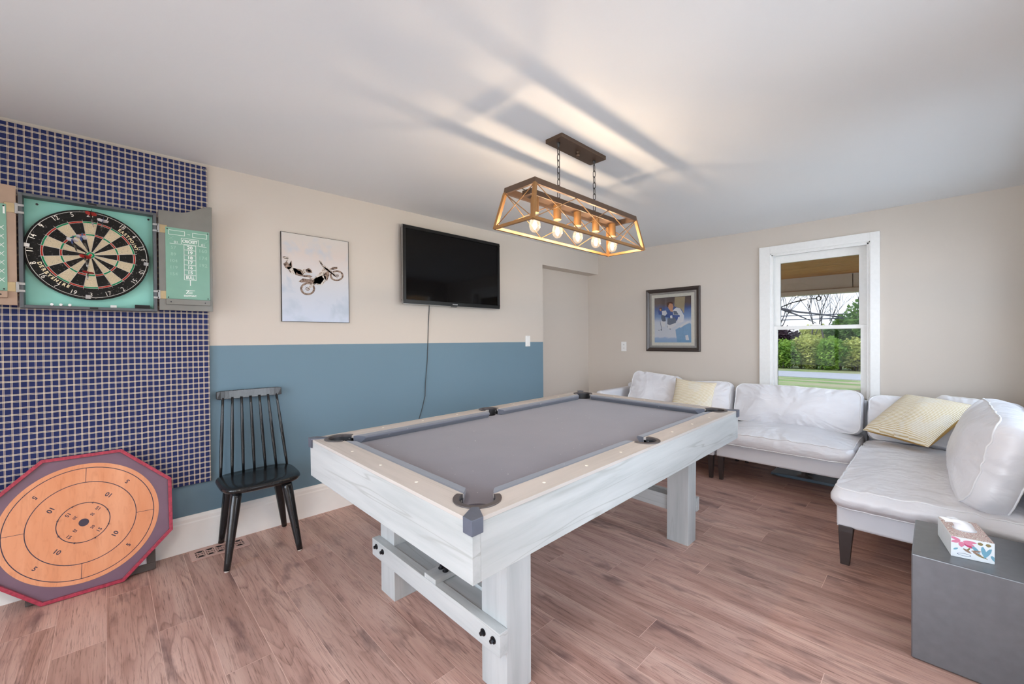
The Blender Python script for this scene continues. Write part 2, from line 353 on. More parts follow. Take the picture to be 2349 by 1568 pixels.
# ------------------------------------------------------------------ room shell
fl = MB().box(XL-.2, XR, YF, YB, -.05, -.0007).build('floor', m_seam); tag(fl, kind='structure')
JOINT = {0: -2.41, 1: -2.797, 2: -2.317, 3: -1.84, 5: -2.235, 6: -2.48, 9: -1.183, 11: -.862, 12: -1.5, 14: -1.108, 15: -.875, 21: -1.107, 24: -.667}
PW, PL = .158, 1.21
rr = random.Random(3)
for j in range(-9, 32):
    y0 = -.177+PW*j; y1 = y0+PW
    if y1 < YF or y0 > YB: continue
    jx = JOINT.get(j, None); off = jx if jx is not None else rr.uniform(-3, -1.8)
    x = off-PL*math.ceil((off-(XL-.2))/PL)
    while x < XR:
        a, b = max(x, XL-.2), min(x+PL, XR)
        if b-a > .02:
            g = .0011; MB().box(a+g, b-g, max(y0, YF)+g, min(y1, YB)-g, -.009, 0).build('plank', m_floor, fl)
        x += PL
ce = MB().grid(lambda u, v: (XL-.2+(XR-XL+.2)*u, YF+(YB-YF)*v, ZC - .022*math.exp(-((YB-(YF+(YB-YF)*v))/.13)**2)*min(1, max(0, (XL-.2+(XR-XL+.2)*u+2.3)/1.0))), 40, 120)
ce.box(XL-.2, XR, YF, YB, ZC+.01, ZC+.1); ce = ce.build('ceiling', m_ceil); tag(ce, kind='structure')
RX = XL-.16
wl = MB().box(RX-.1, XL, YF-.1, 3.495, -.05, ZC).build('wall_left', m_wall2); tag(wl, kind='structure')
hd = MB().box(RX-.05, XL, 3.495, YB+.001, 2.064, ZC).build('header', m_wall, wl)
MB().box(RX-.1, RX, 3.495, YB+.05, -.05, ZC).build('recess_panel', m_wall, wl)
OX0, OX1, OZ0, OZ1 = -1.137, -.383, .70, 2.045
wb = MB().box(RX-.1, OX0, YB, YB+.14, -.05, ZC).box(OX1, XR+.1, YB, YB+.14, -.05, ZC).box(OX0, OX1, YB, YB+.14, -.05, OZ0).box(OX0, OX1, YB, YB+.14, OZ1, ZC).build('wall_back', m_wall); tag(wb, kind='structure')
y0, y1, z0, z1 = RIGHT
ya_, yb2 = RIGHT2[:2]
wr_ = MB().box(XR, XR+.12, YF-.1, ya_, -.05, ZC).box(XR, XR+.12, yb2, y0, -.05, ZC).box(XR, XR+.12, ya_, yb2, -.05, RIGHT2[2]).box(XR, XR+.12, ya_, yb2, z1, ZC).box(XR, XR+.12, y1, YB+.1, -.05, ZC).box(XR, XR+.12, y0, y1, -.05, z0).box(XR, XR+.12, y0, y1, z1, ZC).build('wall_right', m_wall); tag(wr_, kind='structure')
x0, x1, z0, z1 = FRONT
wf = MB().box(RX-.1, x0, YF-.12, YF, -.05, ZC).box(x1, XR+.1, YF-.12, YF, -.05, ZC).box(x0, x1, YF-.12, YF, -.05, z0).box(x0, x1, YF-.12, YF, z1, ZC).build('wall_front', m_wall); tag(wf, kind='structure')
def baseb(name, prof_len, M):
    mb = MB(); pr = [(0, 0), (.017, 0), (.017, .165), (.014, .172), (.014, .19), (.009, .2), (.006, .208), (0, .208)]
    n = len(pr); v = [(0, d, z) for d, z in pr]+[(prof_len, d, z) for d, z in pr]
    mb.add(v, [tuple(range(n)), tuple(range(n, 2*n))[::-1]]+[(i, i+n, (i+1) % n+n, (i+1) % n) for i in range(n)], 0, False, M)
    return tag(mb.build(name, m_board), kind='structure')
baseb('baseboard_left', 3.495-YF, frameM((XL, 3.495, 0), (0, -1, 0), (1, 0, 0)))
baseb('baseboard_back', XR-RX, frameM((XR, YB, 0), (-1, 0, 0), (0, -1, 0)))
baseb('baseboard_right', YB-YF, frameM((XR, YF, 0), (0, 1, 0), (-1, 0, 0)))

# back window ---------------------------------------------------------
m_pane = glass('window_pane', (.385, .387, .389, 1), .006)
w1 = tag(thing('window_1', (-.77, YB, .7), 'white trimmed double hung window above the leather sofa', 'window'), kind='structure')
del w1['category']
TX0, TX1, TZ1 = -1.2175, -.333, 2.105
MB().box(TX0, OX0+.012, YB-.022, YB, .62, TZ1).build('casing', m_trim, w1, .002)
MB().box(OX1-.012, TX1, YB-.022, YB, .62, TZ1).build('casing', m_trim, w1, .002)
MB().box(OX0+.012, OX1-.012, YB-.022, YB, OZ1-.012, TZ1).build('casing', m_trim, w1, .002)
MB().box(TX0-.01, TX1+.01, YB-.04, YB+.1, .66, .70).build('sill', m_trim, w1, .004)
j = MB().box(OX0, OX0+.022, YB-.012, YB+.13, .70, OZ1).box(OX1-.022, OX1, YB-.012, YB+.13, .70, OZ1).box(OX0, OX1, YB-.012, YB+.13, OZ1-.022, OZ1)
j.box(OX0, OX0+.034, YB-.006, YB+.02, .70, OZ1-.01).box(OX1-.034, OX1, YB-.006, YB+.02, .70, OZ1-.01).box(OX0, OX1, YB-.006, YB+.02, OZ1-.036, OZ1-.01)
j.build('jamb', m_trim, w1, .002)
def sash(nm, x0, x1, z0, z1, y, gx0, gx1, gz0, gz1):
    s_ = MB().box(x0, gx0, y-.018, y+.018, z0, z1).box(gx1, x1, y-.018, y+.018, z0, z1).box(gx0, gx1, y-.018, y+.018, z0, gz0).box(gx0, gx1, y-.018, y+.018, gz1, z1).build(nm, m_trim, w1, .002)
    MB().box(gx0-.004, gx1+.004, y-.002, y+.002, gz0-.004, gz1+.004).build('pane', m_pane, s_); return s_
KU = (YB+.085)/YB; KL = (YB+.042)/YB
sash('upper_sash', OX0+.02, OX1-.02, 1.315, OZ1-.02, YB+.085, -1.041*KU, -.466*KU, 1.335, 1.24+(1.932-1.24)*KU)
ls = sash('lower_sash', OX0+.02, OX1-.02, .70, 1.24+(1.337-1.24)*KL, YB+.042, -1.067*KL, -.4555*KL, .745, 1.24+(1.304-1.24)*KL)
MB().box(-.80, -.74, YB+.02, YB+.05, 1.338, 1.35).build('latch', m_silver, ls)

def other_window(name, M, wd, ht, cols, lab):
    r = tag(thing(name, M.translation, lab, 'window'), kind='structure'); del r['category']; mb = MB(); t = .06
    mb.box(0, t, 0, .05, 0, ht, M=M).box(wd-t, wd, 0, .05, 0, ht, M=M).box(t, wd-t, 0, .05, 0, t, M=M).box(t, wd-t, 0, .05, ht-t, ht, M=M)
    for i in range(1, cols): mb.box(wd*i/cols-t/2, wd*i/cols+t/2, 0, .05, t, ht-t, M=M)
    mb.build('frame', m_trim, r)
    for i in range(cols): MB().box(wd*i/cols+t/2, wd*(i+1)/cols-t/2, .022, .026, t, ht-t, M=M).build('pane', m_clear, r)
m_clear = glass('clear_pane', (.97, .98, .98, 1), .05)
other_window('added_window_2', frameM((FRONT[0], YF-.08, FRONT[2]), (1, 0, 0), (0, 1, 0)), FRONT[1]-FRONT[0], FRONT[3]-FRONT[2], 3, 'unseen wide white patio door added across the front wall for daylight')  # unseen patio door added and widened to let in daylight
other_window('added_window_3', frameM((XR+.10, RIGHT[0], RIGHT[2]), (0, 1, 0), (-1, 0, 0)), RIGHT[1]-RIGHT[0], RIGHT[3]-RIGHT[2], 2, 'unseen white side window added above the sofa chaise for daylight')  # added side window, out of view, brings daylight to the back area

other_window('added_window_4', frameM((XR+.10, RIGHT2[0], RIGHT2[2]), (0, 1, 0), (-1, 0, 0)), RIGHT2[1]-RIGHT2[0], RIGHT2[3]-RIGHT2[2], 2, 'unseen white side window added beside the camera for daylight')  # added side window, out of view, lights the floor and table side

# fill dome added to the ceiling behind the camera, out of view
cl = thing('added_ceiling_light', (-.35, -.65, ZC), 'round flush fill light added overhead behind the camera', 'ceiling light')
MB().lathe([(.001, ZC-.002), (.25, ZC-.002), (.25, ZC-.03), (.235, ZC-.035)], 40, Matrix.Translation((-.35, -.65, 0))).build('rim', m_silver, cl)
MB().lathe([(.235, ZC-.03), (.20, ZC-.065), (.12, ZC-.09), (.001, ZC-.098)], 40, Matrix.Translation((-.35, -.65, 0))).build('dome', emit('fill_dome', (1, .90, .80, 1), FILL_DOME_STRENGTH), cl)

# ------------------------------------------------------------------ pool table
TC = (-1.524, 1.808, 0); TA, TTX, TTY = .00576, -.015, .011
ROT = Euler((math.atan(TTY), -math.atan(TTX), TA), 'XYZ')
tb = thing('pool_table', TC, 'whitewashed wooden pool table with grey cloth in the middle of the room', 'pool table', rot=ROT)
W2, L2, T, AB = .622, 1.098, .7653, .584
RI, RJ = W2-.1, L2-.1          # inner edges of the wooden rails
PCX, PCY, PR = W2-.107, L2-.107, .060
SPX, SPR = RI+.03, .054
def arc(cx, cy, r, a0, a1, n=12): return [(cx+r*math.cos(a0+(a1-a0)*i/n), cy+r*math.sin(a0+(a1-a0)*i/n)) for i in range(n+1)]
def L_(mb, name, mat, par=tb, bevel=0, **kw): return mb.build(name, mat, par, bevel, local=True, **kw)
WXR, WYR = whitewood_lamp_tint('whitewashed_rail_lamp_tint_across', 0), whitewood_lamp_tint('whitewashed_rail_lamp_tint_along', 1)
# long rails (sx=+1 right, -1 left) and short rails
ac = math.acos((RI-PCX)/PR); asp = math.acos((RI-SPX)/SPR); acs = math.acos((RJ-PCY)/PR)
poly = [(W2, -L2), (W2, L2)]+arc(PCX, PCY, PR, PI/4, -ac)+arc(SPX, 0, SPR, asp, -asp)+arc(PCX, -PCY, PR, ac, -PI/4)
spoly = [(-W2, L2), (W2, L2)][::-1]+arc(-PCX, PCY, PR, 3*PI/4, 3*PI/2-(PI-acs)+0, 12) if False else None
a_in = math.asin((RJ-PCY)/PR)
sp_ = [(W2, L2), (-W2, L2)]+arc(-PCX, PCY, PR, 3*PI/4, a_in, 12)+arc(PCX, PCY, PR, PI-a_in, PI/4, 12)
flip = lambda P, fx, fy: [(x*fx, y*fy) for x, y in P]
for s_ in (1, -1):
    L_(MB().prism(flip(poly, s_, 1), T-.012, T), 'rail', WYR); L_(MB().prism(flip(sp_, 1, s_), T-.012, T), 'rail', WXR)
    L_(MB().box(s_*W2-(.03 if s_ > 0 else 0), s_*W2+(0 if s_ > 0 else .03), -L2+.03, L2-.03, AB, T-.0125), 'apron', WY, bevel=.0012)
    L_(MB().box(-W2, W2, s_*L2-(.03 if s_ > 0 else 0), s_*L2+(0 if s_ > 0 else .03), AB, T-.0125), 'apron', WX, bevel=.0012)
# bed
BZ = T-.036
bed = []
for fx, fy in ((1, 1), (-1, 1), (-1, -1), (1, -1)):
    q = [p for p in arc(PCX-.004, PCY-.004, PR+.004, -math.acos((RI-PCX)/PR)-.3, -PI-.0+(PI/2-.0)-.0, 1)] if False else None
def bedpoly():
    out = []
    cor = arc(PCX+.012, PCY+.012, PR+.006, -PI/2+.12, -PI-.12, 10)     # bites into the corner
    side = arc(SPX+.012, 0, SPR-.004, -PI*.5-.25, -PI*1.5+.25, 8)
    out += [(RI, -cor[0][1]+0)] if False else []
    q1 = [(x, y) for x, y in cor]
    out += q1                                                                   # top right corner, going left
    out += [(-x, y) for x, y in reversed(cor)]                                  # top left
    out += [(-x, y) for x, y in reversed(side)][::-1] if False else [(-x, -y) for x, y in reversed(side)][::-1][::1] if False else [(-x, y) for x, y in side[::-1]]
    out += [(-x, -y) for x, y in cor]
    out += [(x, -y) for x, y in reversed(cor)]
    out += [(x, y) for x, y in side]
    return out
L_(MB().prism(bedpoly(), BZ-.03, BZ), 'bed_cloth', m_bed)
L_(MB().box(-W2+.03, W2-.03, -L2+.03, L2-.03, AB+.01, AB+.03), 'base_panel', WY)
# cushions
def cushion_strip(p0, p1, inward, e0, e1):
    p0, p1, inw = Vector((*p0, 0)), Vector((*p1, 0)), Vector((*inward, 0)); d = (p1-p0).normalized()
    sec = [(0, T-.001, 0), (.010, T+.0005, .1), (.040, T-.002, .85), (.047, T-.008, 1), (.046, T-.013, 1), (.026, BZ, .6), (0, BZ, 0)]
    v = []; n = len(sec)
    for e, p, sg in ((e0, p0, 1), (e1, p1, -1)):
        for dd, z, kf in sec: q = p+inw*dd+d*(sg*e*kf); v.append((q.x, q.y, z))
    return MB().add(v, [(i, i+1, n+i+1, n+i) for i in range(n-1)]+[tuple(range(n))[::-1], tuple(range(n, 2*n))], 0, False)
ye = PCY-PR*math.sin(ac)-.004; xe = PCX-PR*math.cos(a_in)-.004; ys = SPR*math.sin(asp)+.002
for s_ in (1, -1):
    for t_ in (1, -1): L_(cushion_strip((s_*RI, t_*ys), (s_*RI, t_*ye), (-s_, 0), .016, .042), 'cushion', m_cush, bevel=.002)
    L_(cushion_strip((-xe, s_*RJ), (xe, s_*RJ), (0, -s_), .042, .042), 'cushion', m_cush, bevel=.002)
# pockets
def pocket(cx, cy, r, ang, half):
    pk = MB(); n = 22
    prof = [(r-.002, T-.003), (r-.004, T-.03), (r-.010, T-.09), (r-.02, T-.12), (.001, T-.125)]
    v = []; f = []
    for pr_, z in prof: v += [(cx+pr_*math.cos(ang-half+2*half*i/n), cy+pr_*math.sin(ang-half+2*half*i/n), z) for i in range(n+1)]
    for a in range(len(prof)-1):
        for i in range(n): f.append((a*(n+1)+i, a*(n+1)+i+1, (a+1)*(n+1)+i+1, (a+1)*(n+1)+i))
    pk.add(v, f, 0, True); pk.lathe([(r-.006, T-.07), (r-.02, T-.12), (.001, T-.125)], 22, Matrix.Translation((cx, cy, 0)))
    o = L_(pk, 'pocket', m_pocket)
    ir = MB(); poly_ = arc(cx, cy, r-.003, ang-half, ang+half, n)+arc(cx, cy, r+.016, ang+half-.12, ang-half+.12, n); ir.prism(poly_, T-.008, T+.0035)
    ir.build('pocket_iron', m_iron, o, .001, local=True)
    for s_ in (-1, 1):
        a = ang+s_*(half-.22); MB().cyl((cx+(r-.007)*math.cos(a), cy+(r-.007)*math.sin(a), T-.016), (cx+(r-.001)*math.cos(a), cy+(r-.001)*math.sin(a), T-.016), .003, n=8).build('rivet', m_silver, o, local=True)
for fx in (1, -1):
    for fy in (1, -1):
        pocket(fx*PCX, fy*PCY, PR, math.atan2(fy, fx), math.radians(122))
        cpoly = [(W2+.007, L2+.007), (W2+.007, L2-.034), (PCX+(PR+.010)*.7071+.008, PCY+(PR+.010)*.7071-.008), (PCX+(PR+.010)*.7071-.008, PCY+(PR+.010)*.7071+.008), (W2-.034, L2+.007)]
        cp = MB().prism(flip(cpoly, fx, fy), T-.002, T+.004)
        cp.prism(flip([(W2+.007, L2+.007), (W2-.034, L2+.007), (W2-.034, L2+.0003), (W2+.0003, L2+.0003), (W2+.0003, L2-.034), (W2+.007, L2-.034)], fx, fy), T-.041, T+.0005)
        L_(cp, 'corner_cap', m_cap, bevel=.0012)
    pocket(fx*SPX, 0, SPR, 0 if fx > 0 else PI, math.radians(112))
    for fy in (1, -1):
        for i in (1, 2, 3): L_(MB().lathe([(.0065, T-.001), (.006, T+.0006), (.0001, T+.0007)], 12, Matrix.Translation((fx*(RI+.05), fy*PCY*i/4, 0))), 'sight', m_sight)
for fy in (1, -1):
    for i in (-1, 0, 1): L_(MB().lathe([(.0065, T-.001), (.006, T+.0006), (.0001, T+.0007)], 12, Matrix.Translation((i*PCX/2, fy*(RJ+.05), 0))), 'sight', m_sight)
# legs (positions measured on the floor) and end stretchers
def foot(lx, ly): return -(TTX*lx+TTY*ly)
LXR, LXL, LYN, LYF = (.365, .496), (-.402, -.271), (-.850, -.729), (.640, .7495)
for xa in (LXR, LXL):
    for ya in (LYN, LYF):
        m_ = ((xa[0]+xa[1])/2, (ya[0]+ya[1])/2); L_(MB().box(*xa, *ya, foot(*m_)+.0005, AB+.012), 'leg', WZ, bevel=.002)
def stretcher(yo, sg):    # yo: outer face of the legs, sg: outward direction
    fz = foot(.05, yo)
    fb = L_(MB().box(-.402-.012, .496+.006, min(yo, yo+sg*.038), max(yo, yo+sg*.038), fz+.183, fz+.265), 'stretcher_board', WX, bevel=.0015)
    yi = yo-sg*.075
    L_(MB().box(LXL[1], LXR[0], min(yo, yi), max(yo, yi), fz+.21, fz+.262), 'stretcher_shelf', WX, bevel=.0015)
    ylp = yi-sg*.02
    L_(MB().box(LXL[1], LXR[0], min(yi, ylp), max(yi, ylp), fz+.185, fz+.275), 'stretcher_lip', WX, bevel=.0015)
    bk = L_(MB().box(.045, .125, min(yo+sg*.036, ylp), max(yo+sg*.036, ylp), fz+.264, fz+.284), 'stretcher_block', WY, bevel=.0015)
    def bolt(p, d, par):
        p, d = Vector(p), Vector(d); m_ = MB(); m_.cyl(p, p+d*.003, .0125, n=16); m_.cyl(p+d*.003, p+d*.014, .008, .007, n=6, sm=False); m_.build('bolt', m_bolt, par, local=True)
    for i, (bx, bz) in enumerate(((-.285, .241), (-.222, .239), (.445, .234), (.508-.03, .234))):
        if i == 0: bx = -.370
        if i == 1: bx = -.308
        if i == 2: bx = .418
        if i == 3: bx = .470
        bolt((bx, yo+sg*.038, fz+bz-.004), (0, sg, 0), fb)
    for bx in (.070, .100): bolt((bx, yo-sg*.03, fz+.284), (0, 0, 1), bk)
stretcher(LYN[0], -1); stretcher(LYF[1], 1)

# ------------------------------------------------------------------ pendant lamp
LC = (-1.415, 1.900, 0)
pl = thing('pendant_light', (LC[0], LC[1], ZC), 'bronze and brass linear cage pendant with five lit bulbs over the pool table', 'pendant light')
def P_(x, y, z): return (LC[0]+x, LC[1]+y, z)
cx, cy = LC[0], LC[1]
MB().box(cx-.056, cx+.056, cy-.205, cy+.205, ZC-.022, ZC).build('canopy', m_bronze, pl, .002)
MB().lathe([(.0001, -.026), (.011, -.026), (.012, -.012), (.009, -.008), (.012, 0)], 16, Matrix.Translation((cx, cy+.005, ZC-.022))).build('canopy_nut', m_bronze, pl)
ZT, ZB_, TH = 1.995, 1.785, .030
tw, tl, bw, bl = .104, .466, .129, .51
mb = MB()
for s_ in (-1, 1):
    mb = MB().add([P_(s_*tw, -tl, ZT), P_(s_*tw, tl, ZT), P_(s_*(tw+.004), tl+.004, ZT-TH), P_(s_*(tw+.004), -tl-.004, ZT-TH), P_(s_*(tw-.014), -tl+.014, ZT), P_(s_*(tw-.014), tl-.014, ZT), P_(s_*(tw-.010), tl-.010, ZT-TH), P_(s_*(tw-.010), -tl+.010, ZT-TH)], [(0, 1, 2, 3), (4, 5, 6, 7), (0, 1, 5, 4), (3, 2, 6, 7), (1, 2, 6, 5), (0, 3, 7, 4)])
    mb.build('top_rail', [m_bronze], pl)
    mb = MB().add([P_(-tw, s_*tl, ZT), P_(tw, s_*tl, ZT), P_(tw+.004, s_*(tl+.004), ZT-TH), P_(-tw-.004, s_*(tl+.004), ZT-TH), P_(-tw+.014, s_*(tl-.014), ZT), P_(tw-.014, s_*(tl-.014), ZT), P_(tw-.010, s_*(tl-.010), ZT-TH), P_(-tw+.010, s_*(tl-.010), ZT-TH)], [(0, 1, 2, 3), (4, 5, 6, 7), (0, 1, 5, 4), (3, 2, 6, 7), (1, 2, 6, 5), (0, 3, 7, 4)])
    mb.build('top_rail', [m_bronze], pl)
    MB().bar(P_(s_*bw, -bl, ZB_+.007), P_(s_*bw, bl, ZB_+.007), .014, .014).build('bottom_rail', m_gold, pl)
    MB().bar(P_(-bw, s_*bl, ZB_+.007), P_(bw, s_*bl, ZB_+.007), .014, .014).build('bottom_rail', m_gold, pl)
    for t_ in (-1, 1):
        MB().bar(P_(s_*(tw-.003), t_*(tl-.003), ZT-TH+.004), P_(s_*bw, t_*bl, ZB_), .016, .016, (0, 1, 0)).build('corner_post', m_gold, pl)
    # brace wires: long sides are three bays of crosses, the ends one
    for i in range(3):
        a, b = -1+2*i/3, -1+2*(i+1)/3
        for (ya, yb) in ((a, b), (b, a)):
            MB().cyl(P_(s_*tw, ya*tl*.97, ZT-TH), P_(s_*bw, yb*bl*.97, ZB_+.012), .0022, n=6).build('brace_wire', m_gold, pl)
    for (xa, xb) in ((-1, 1), (1, -1)):
        MB().cyl(P_(xa*tw*.95, s_*tl, ZT-TH), P_(xb*bw*.95, s_*bl, ZB_+.012), .0022, n=6).build('brace_wire', m_gold, pl)
MB().box(cx-.030, cx+.030, cy-.415, cy+.415, ZT-.048, ZT-.020).build('socket_strip', m_bronze, pl, .002)
for s_ in (-1, 1): MB().cyl(P_(0, s_*.415, ZT-.03), P_(0, s_*tl, ZT-.02), .003, n=8).build('strip_pin', m_chain, pl)
m_bulb = glass('clear_bulb', (1, .985, .95, 1), .04, 0, .25)
kb = m_bulb.node_tree; tl_ = kb.nodes.new('ShaderNodeBsdfTranslucent'); tl_.inputs[0].default_value = (1, .93, .8, 1); mxb = kb.nodes.new('ShaderNodeMixShader'); mxb.inputs[0].default_value = .008
ob_ = [n_ for n_ in kb.nodes if n_.type == 'OUTPUT_MATERIAL'][0]; src_ = ob_.inputs[0].links[0].from_socket
kb.links.new(src_, mxb.inputs[1]); kb.links.new(tl_.outputs[0], mxb.inputs[2]); kb.links.new(mxb.outputs[0], ob_.inputs[0])
m_fil = emit('filament', (1, .62, .25, 1), 60)
for i in range(5):
    by = (i-2)*.178
    sk = MB().cyl(P_(0, by, ZT-.125), P_(0, by, ZT-.046), .021, n=24).build('socket', m_gold, pl, .001)
    bz = ZT-.123
    prof = [(.012, bz+.004), (.0125, bz-.008), (.015, bz-.02), (.023, bz-.038), (.0285, bz-.056), (.0285, bz-.068), (.024, bz-.084), (.014, bz-.096), (.0005, bz-.1)]
    bb = MB().lathe(prof, 24, Matrix.Translation((cx, cy+by, 0))).build('bulb', m_bulb, pl)
    MB().tube([(cx+.007*math.cos(t*.9), cy+by+.007*math.sin(t*.9), bz-.045-.002*(t % 4)-.02*(t/14)) for t in range(15)], .0016, 6).build('filament', m_fil, bb)
    d = bpy.data.lights.new('bulb_light', 'POINT'); d.energy = BULB_W; d.color = (1, .77, .54); d.shadow_soft_size = .012
    o = bpy.data.objects.new('bulb_light', d); C.objects.link(o); o.location = (cx, cy+by, bz-.06)
# chains
link = None
for s_ in (-1, 1):
    yc = cy+s_*.165; zz = ZC-.034; i = 0
    MB().lathe([(.009, 0), (.009, -.01), (.004, -.02), (.004, -.028), (.0001, -.028)], 12, Matrix.Translation((cx, yc, ZC-.022))).build('chain_hook', m_chain, pl)
    zz = ZC-.05
    while zz-.036 > ZT-.025:
        pts = []
        for t in range(16):
            a = 2*PI*t/16; hx, hz = .0075*math.cos(a), .0105*math.sin(a)+(.0095 if math.sin(a) > 0 else -.0095)
            p = (cx+hx, yc, zz-.017+hz) if i % 2 else (cx, yc+hx, zz-.017+hz); pts.append(p)
        MB().tube(pts, .0021, 6, True).build('chain_link', m_chain, pl); zz -= .0335; i += 1
    MB().cyl((cx, yc, ZT-.02), (cx, yc, zz+.004), .003, n=8).build('chain_stem', m_chain, pl)

# ------------------------------------------------------------------ plaid dart backing and cabinet
PY0, PY1, PZ0, PZ1 = -.62, .438, .392, 2.283
pm = leftM(0, 0, 0)
pb = MB().box(PY0, PY1, PZ0, PZ1, .001, .022, M=pm)
pbo = pb.build('plaid_backboard', m_plaid, None, .004); tag(pbo, 'navy plaid fabric covered board on the wall behind the dartboard', 'wall panel')
pbo.data.transform(pm.inverted()); pbo.matrix_world = pm
eye = thing('screw_eye', leftM(.422, 2.262, .022).translation, 'small metal screw eye in the top corner of the plaid board', 'screw eye')
MB().tube([leftM(.422, 2.262, .024) @ Vector((.007*math.cos(a*PI/6), .007*math.sin(a*PI/6), 0)) for a in range(12)], .0017, 6, True).build('ring', m_silver, eye)

CY0, CY1, CZ0, CZ1, CD = -.296, .197, 1.402, 1.944, .088
cab = thing('dartboard_cabinet', (XL+.022, (CY0+CY1)/2, CZ0), 'open slate and teal dartboard cabinet hung on the plaid board', 'cabinet')
M0 = leftM(0, 0, .022)
MB().box(CY0+.012, CY1-.012, CZ0+.012, CZ1-.012, .001, .010, M=M0).build('back_panel', m_teal, cab)
for a in ((CY0, CY0+.014, CZ0, CZ1), (CY1-.014, CY1, CZ0, CZ1), (CY0+.014, CY1-.014, CZ0, CZ0+.014), (CY0+.014, CY1-.014, CZ1-.014, CZ1)):
    MB().box(*a, .001, CD-.022, M=M0).build('side_board', m_cabgrey, cab, .0015)
for (y, z) in ((CY0+.055, CZ1-.035), (CY1-.03, CZ1-.03)): MB().cyl(M0 @ Vector((y, z, .010)), M0 @ Vector((y, z, .013)), .005, n=10).build('screw', m_bolt, cab)
MB().box(-.065, -.035, CZ1-.011, CZ1-.003, CD-.022, CD-.018, M=M0).build('catch', m_black, cab); MB().box(-.065, -.035, CZ0+.003, CZ0+.011, CD-.022, CD-.018, M=M0).build('catch', m_black, cab)

def door(M, wd, mat, right):
    # local x from the hinge to the free edge, y up from the bottom, z toward the room
    pts = [(0, 0), (wd, 0), (wd, .617)]
    for i in range(13):
        t = i/12; x = wd*(1-t*.62); y = .617-.060*(t*t*(3-2*t)); pts.append((x, y))
    pts += [(0, .555)]
    if not right: pass
    d = MB().prism(pts, -.012, 0, M=M).build('door', mat, cab, .0015)
    x0, x1, y0, y1 = .038, wd-.016, .065, .465
    if right: x0, x1 = wd-.214, wd-.014
    else: x0, x1 = wd-.214, wd-.062
    MB().box(x0, x1, y0, y1, 0, .003, M=M).build('scoreboard', m_chalkboard, d)
    MB().box(x0, x1, y0-.032, y0-.002, 0, .016, M=M).build('chalk_tray', mat, d, .001)
    for (hx, hy) in ((x0+.008, y1-.01), (x1-.008, y1-.01), (x0+.01, y0+.008), (x1-.01, y0+.008), (x0+.02, y0-.018), (x1-.025, y0-.018)):
        MB().cyl(M @ Vector((hx, hy, .003)), M @ Vector((hx, hy, .017 if hy < y0 else .005)), .0032, n=8).build('screw', m_bolt, d)
    for hy in (.085, .452):
        MB().box(.004, .036, hy-.022, hy+.022, 0, .002, M=M).build('hinge_plate', m_brass, d, .003)
        MB().box(-.024, -.002, hy+.012, hy+.022, -.004, .006, M=M).box(-.024, -.002, hy-.022, hy-.012, -.004, .006, M=M).box(-.006, .004, hy-.024, hy+.024, -.002, .006, M=M).build('hinge_leaf', m_silver, d)
    return d, x0, x1, y0, y1
MR = frameM((XL+.088, CY1+.008, 1.412), (0, 1, 0), (0, 0, 1))
dr, x0, x1, y0, y1 = door(MR, .243, m_door, True)
Tm = lambda x, y: MR @ Matrix.Translation((x, y, .0036))
ink = MB(); xc = (x0+x1)/2+.008
def rect_outline(mb, a, b, c, d_, t, M, z=.0036, mi=0):
    for q in ((a, b, c, c+t), (a, b, d_-t, d_), (a, a+t, c, d_), (b-t, b, c, d_)): mb.flat([(q[0], q[2]), (q[1], q[2]), (q[1], q[3]), (q[0], q[3])], z, mi, M)
rect_outline(ink, x0+.014, x0+.086, y1-.040, y1-.014, .002, MR); rect_outline(ink, x1-.080, x1-.012, y1-.042, y1-.016, .002, MR)
put_text(ink, '-vs-', .012, Tm((x0+x1)/2+.003, y1-.028)); rect_outline(ink, xc-.040, xc+.040, y1-.088, y1-.052, .002, MR)
put_text(ink, 'CRICKET', .024, Tm(xc, y1-.070), sxx=.72, bold=.03); put_text(ink, '01', .017, Tm(xc-.062, y1-.080), sxx=1.1); put_text(ink, '01', .017, Tm(xc+.062, y1-.080), sxx=1.1)
ink.flat([(x0+.018, y1-.090), (xc-.04, y1-.090), (xc-.04, y1-.088), (x0+.018, y1-.088)], .0036, 0, MR); ink.flat([(xc+.04, y1-.090), (x1-.014, y1-.090), (x1-.014, y1-.088), (xc+.04, y1-.088)], .0036, 0, MR)
ch = .0285
for i, t in enumerate(('20', '19', '18', '17', '16', '15', 'BULL')):
    yy = y1-.090-ch*(i+1); rect_outline(ink, xc-.028, xc+.028, yy, yy+ch+.001, .0022, MR); put_text(ink, t, .024, Tm(xc, yy+ch/2), sxx=1.05 if i < 6 else .72, bold=.03)
yy = y1-.090-ch*7; ink.flat([(xc-.002, yy-.032), (xc+.002, yy-.032), (xc+.002, yy), (xc-.002, yy)], .0036, 0, MR)
put_text(ink, 'EASTPOINT.', .0125, Tm(xc, y0+.020), sxx=.88, bold=.03)
for i, (a, b) in enumerate(((-.016, .018), (-.012, .012), (-.018, .016))): ink.flat([(xc+a+.006*i-.004, y0+.053-.009*i), (xc+b+.004-.004*i, y0+.053-.009*i), (xc+b-.004*i, y0+.0505-.009*i), (xc+a+.006*i-.006, y0+.0505-.009*i)], .0036, 0, MR)
ink.flat([(xc-.009, y0+.053), (xc-.004, y0+.053), (xc-.016, y0+.032), (xc-.021, y0+.032)], .0036, 0, MR)
tag(ink.build('printed_lettering', m_ink, dr), kind='stuff')
chk = MB()
for i, t in enumerate(('57', '89', '104', '119', '154')): put_text(chk, t, .024, Tm(x0+.034, y1-.112-.037*i), sxx=1.0)
for i, t in enumerate(('160', '174', '192')): put_text(chk, t, .028, Tm(x1-.032, y1-.115-.042*i), sxx=1.0)
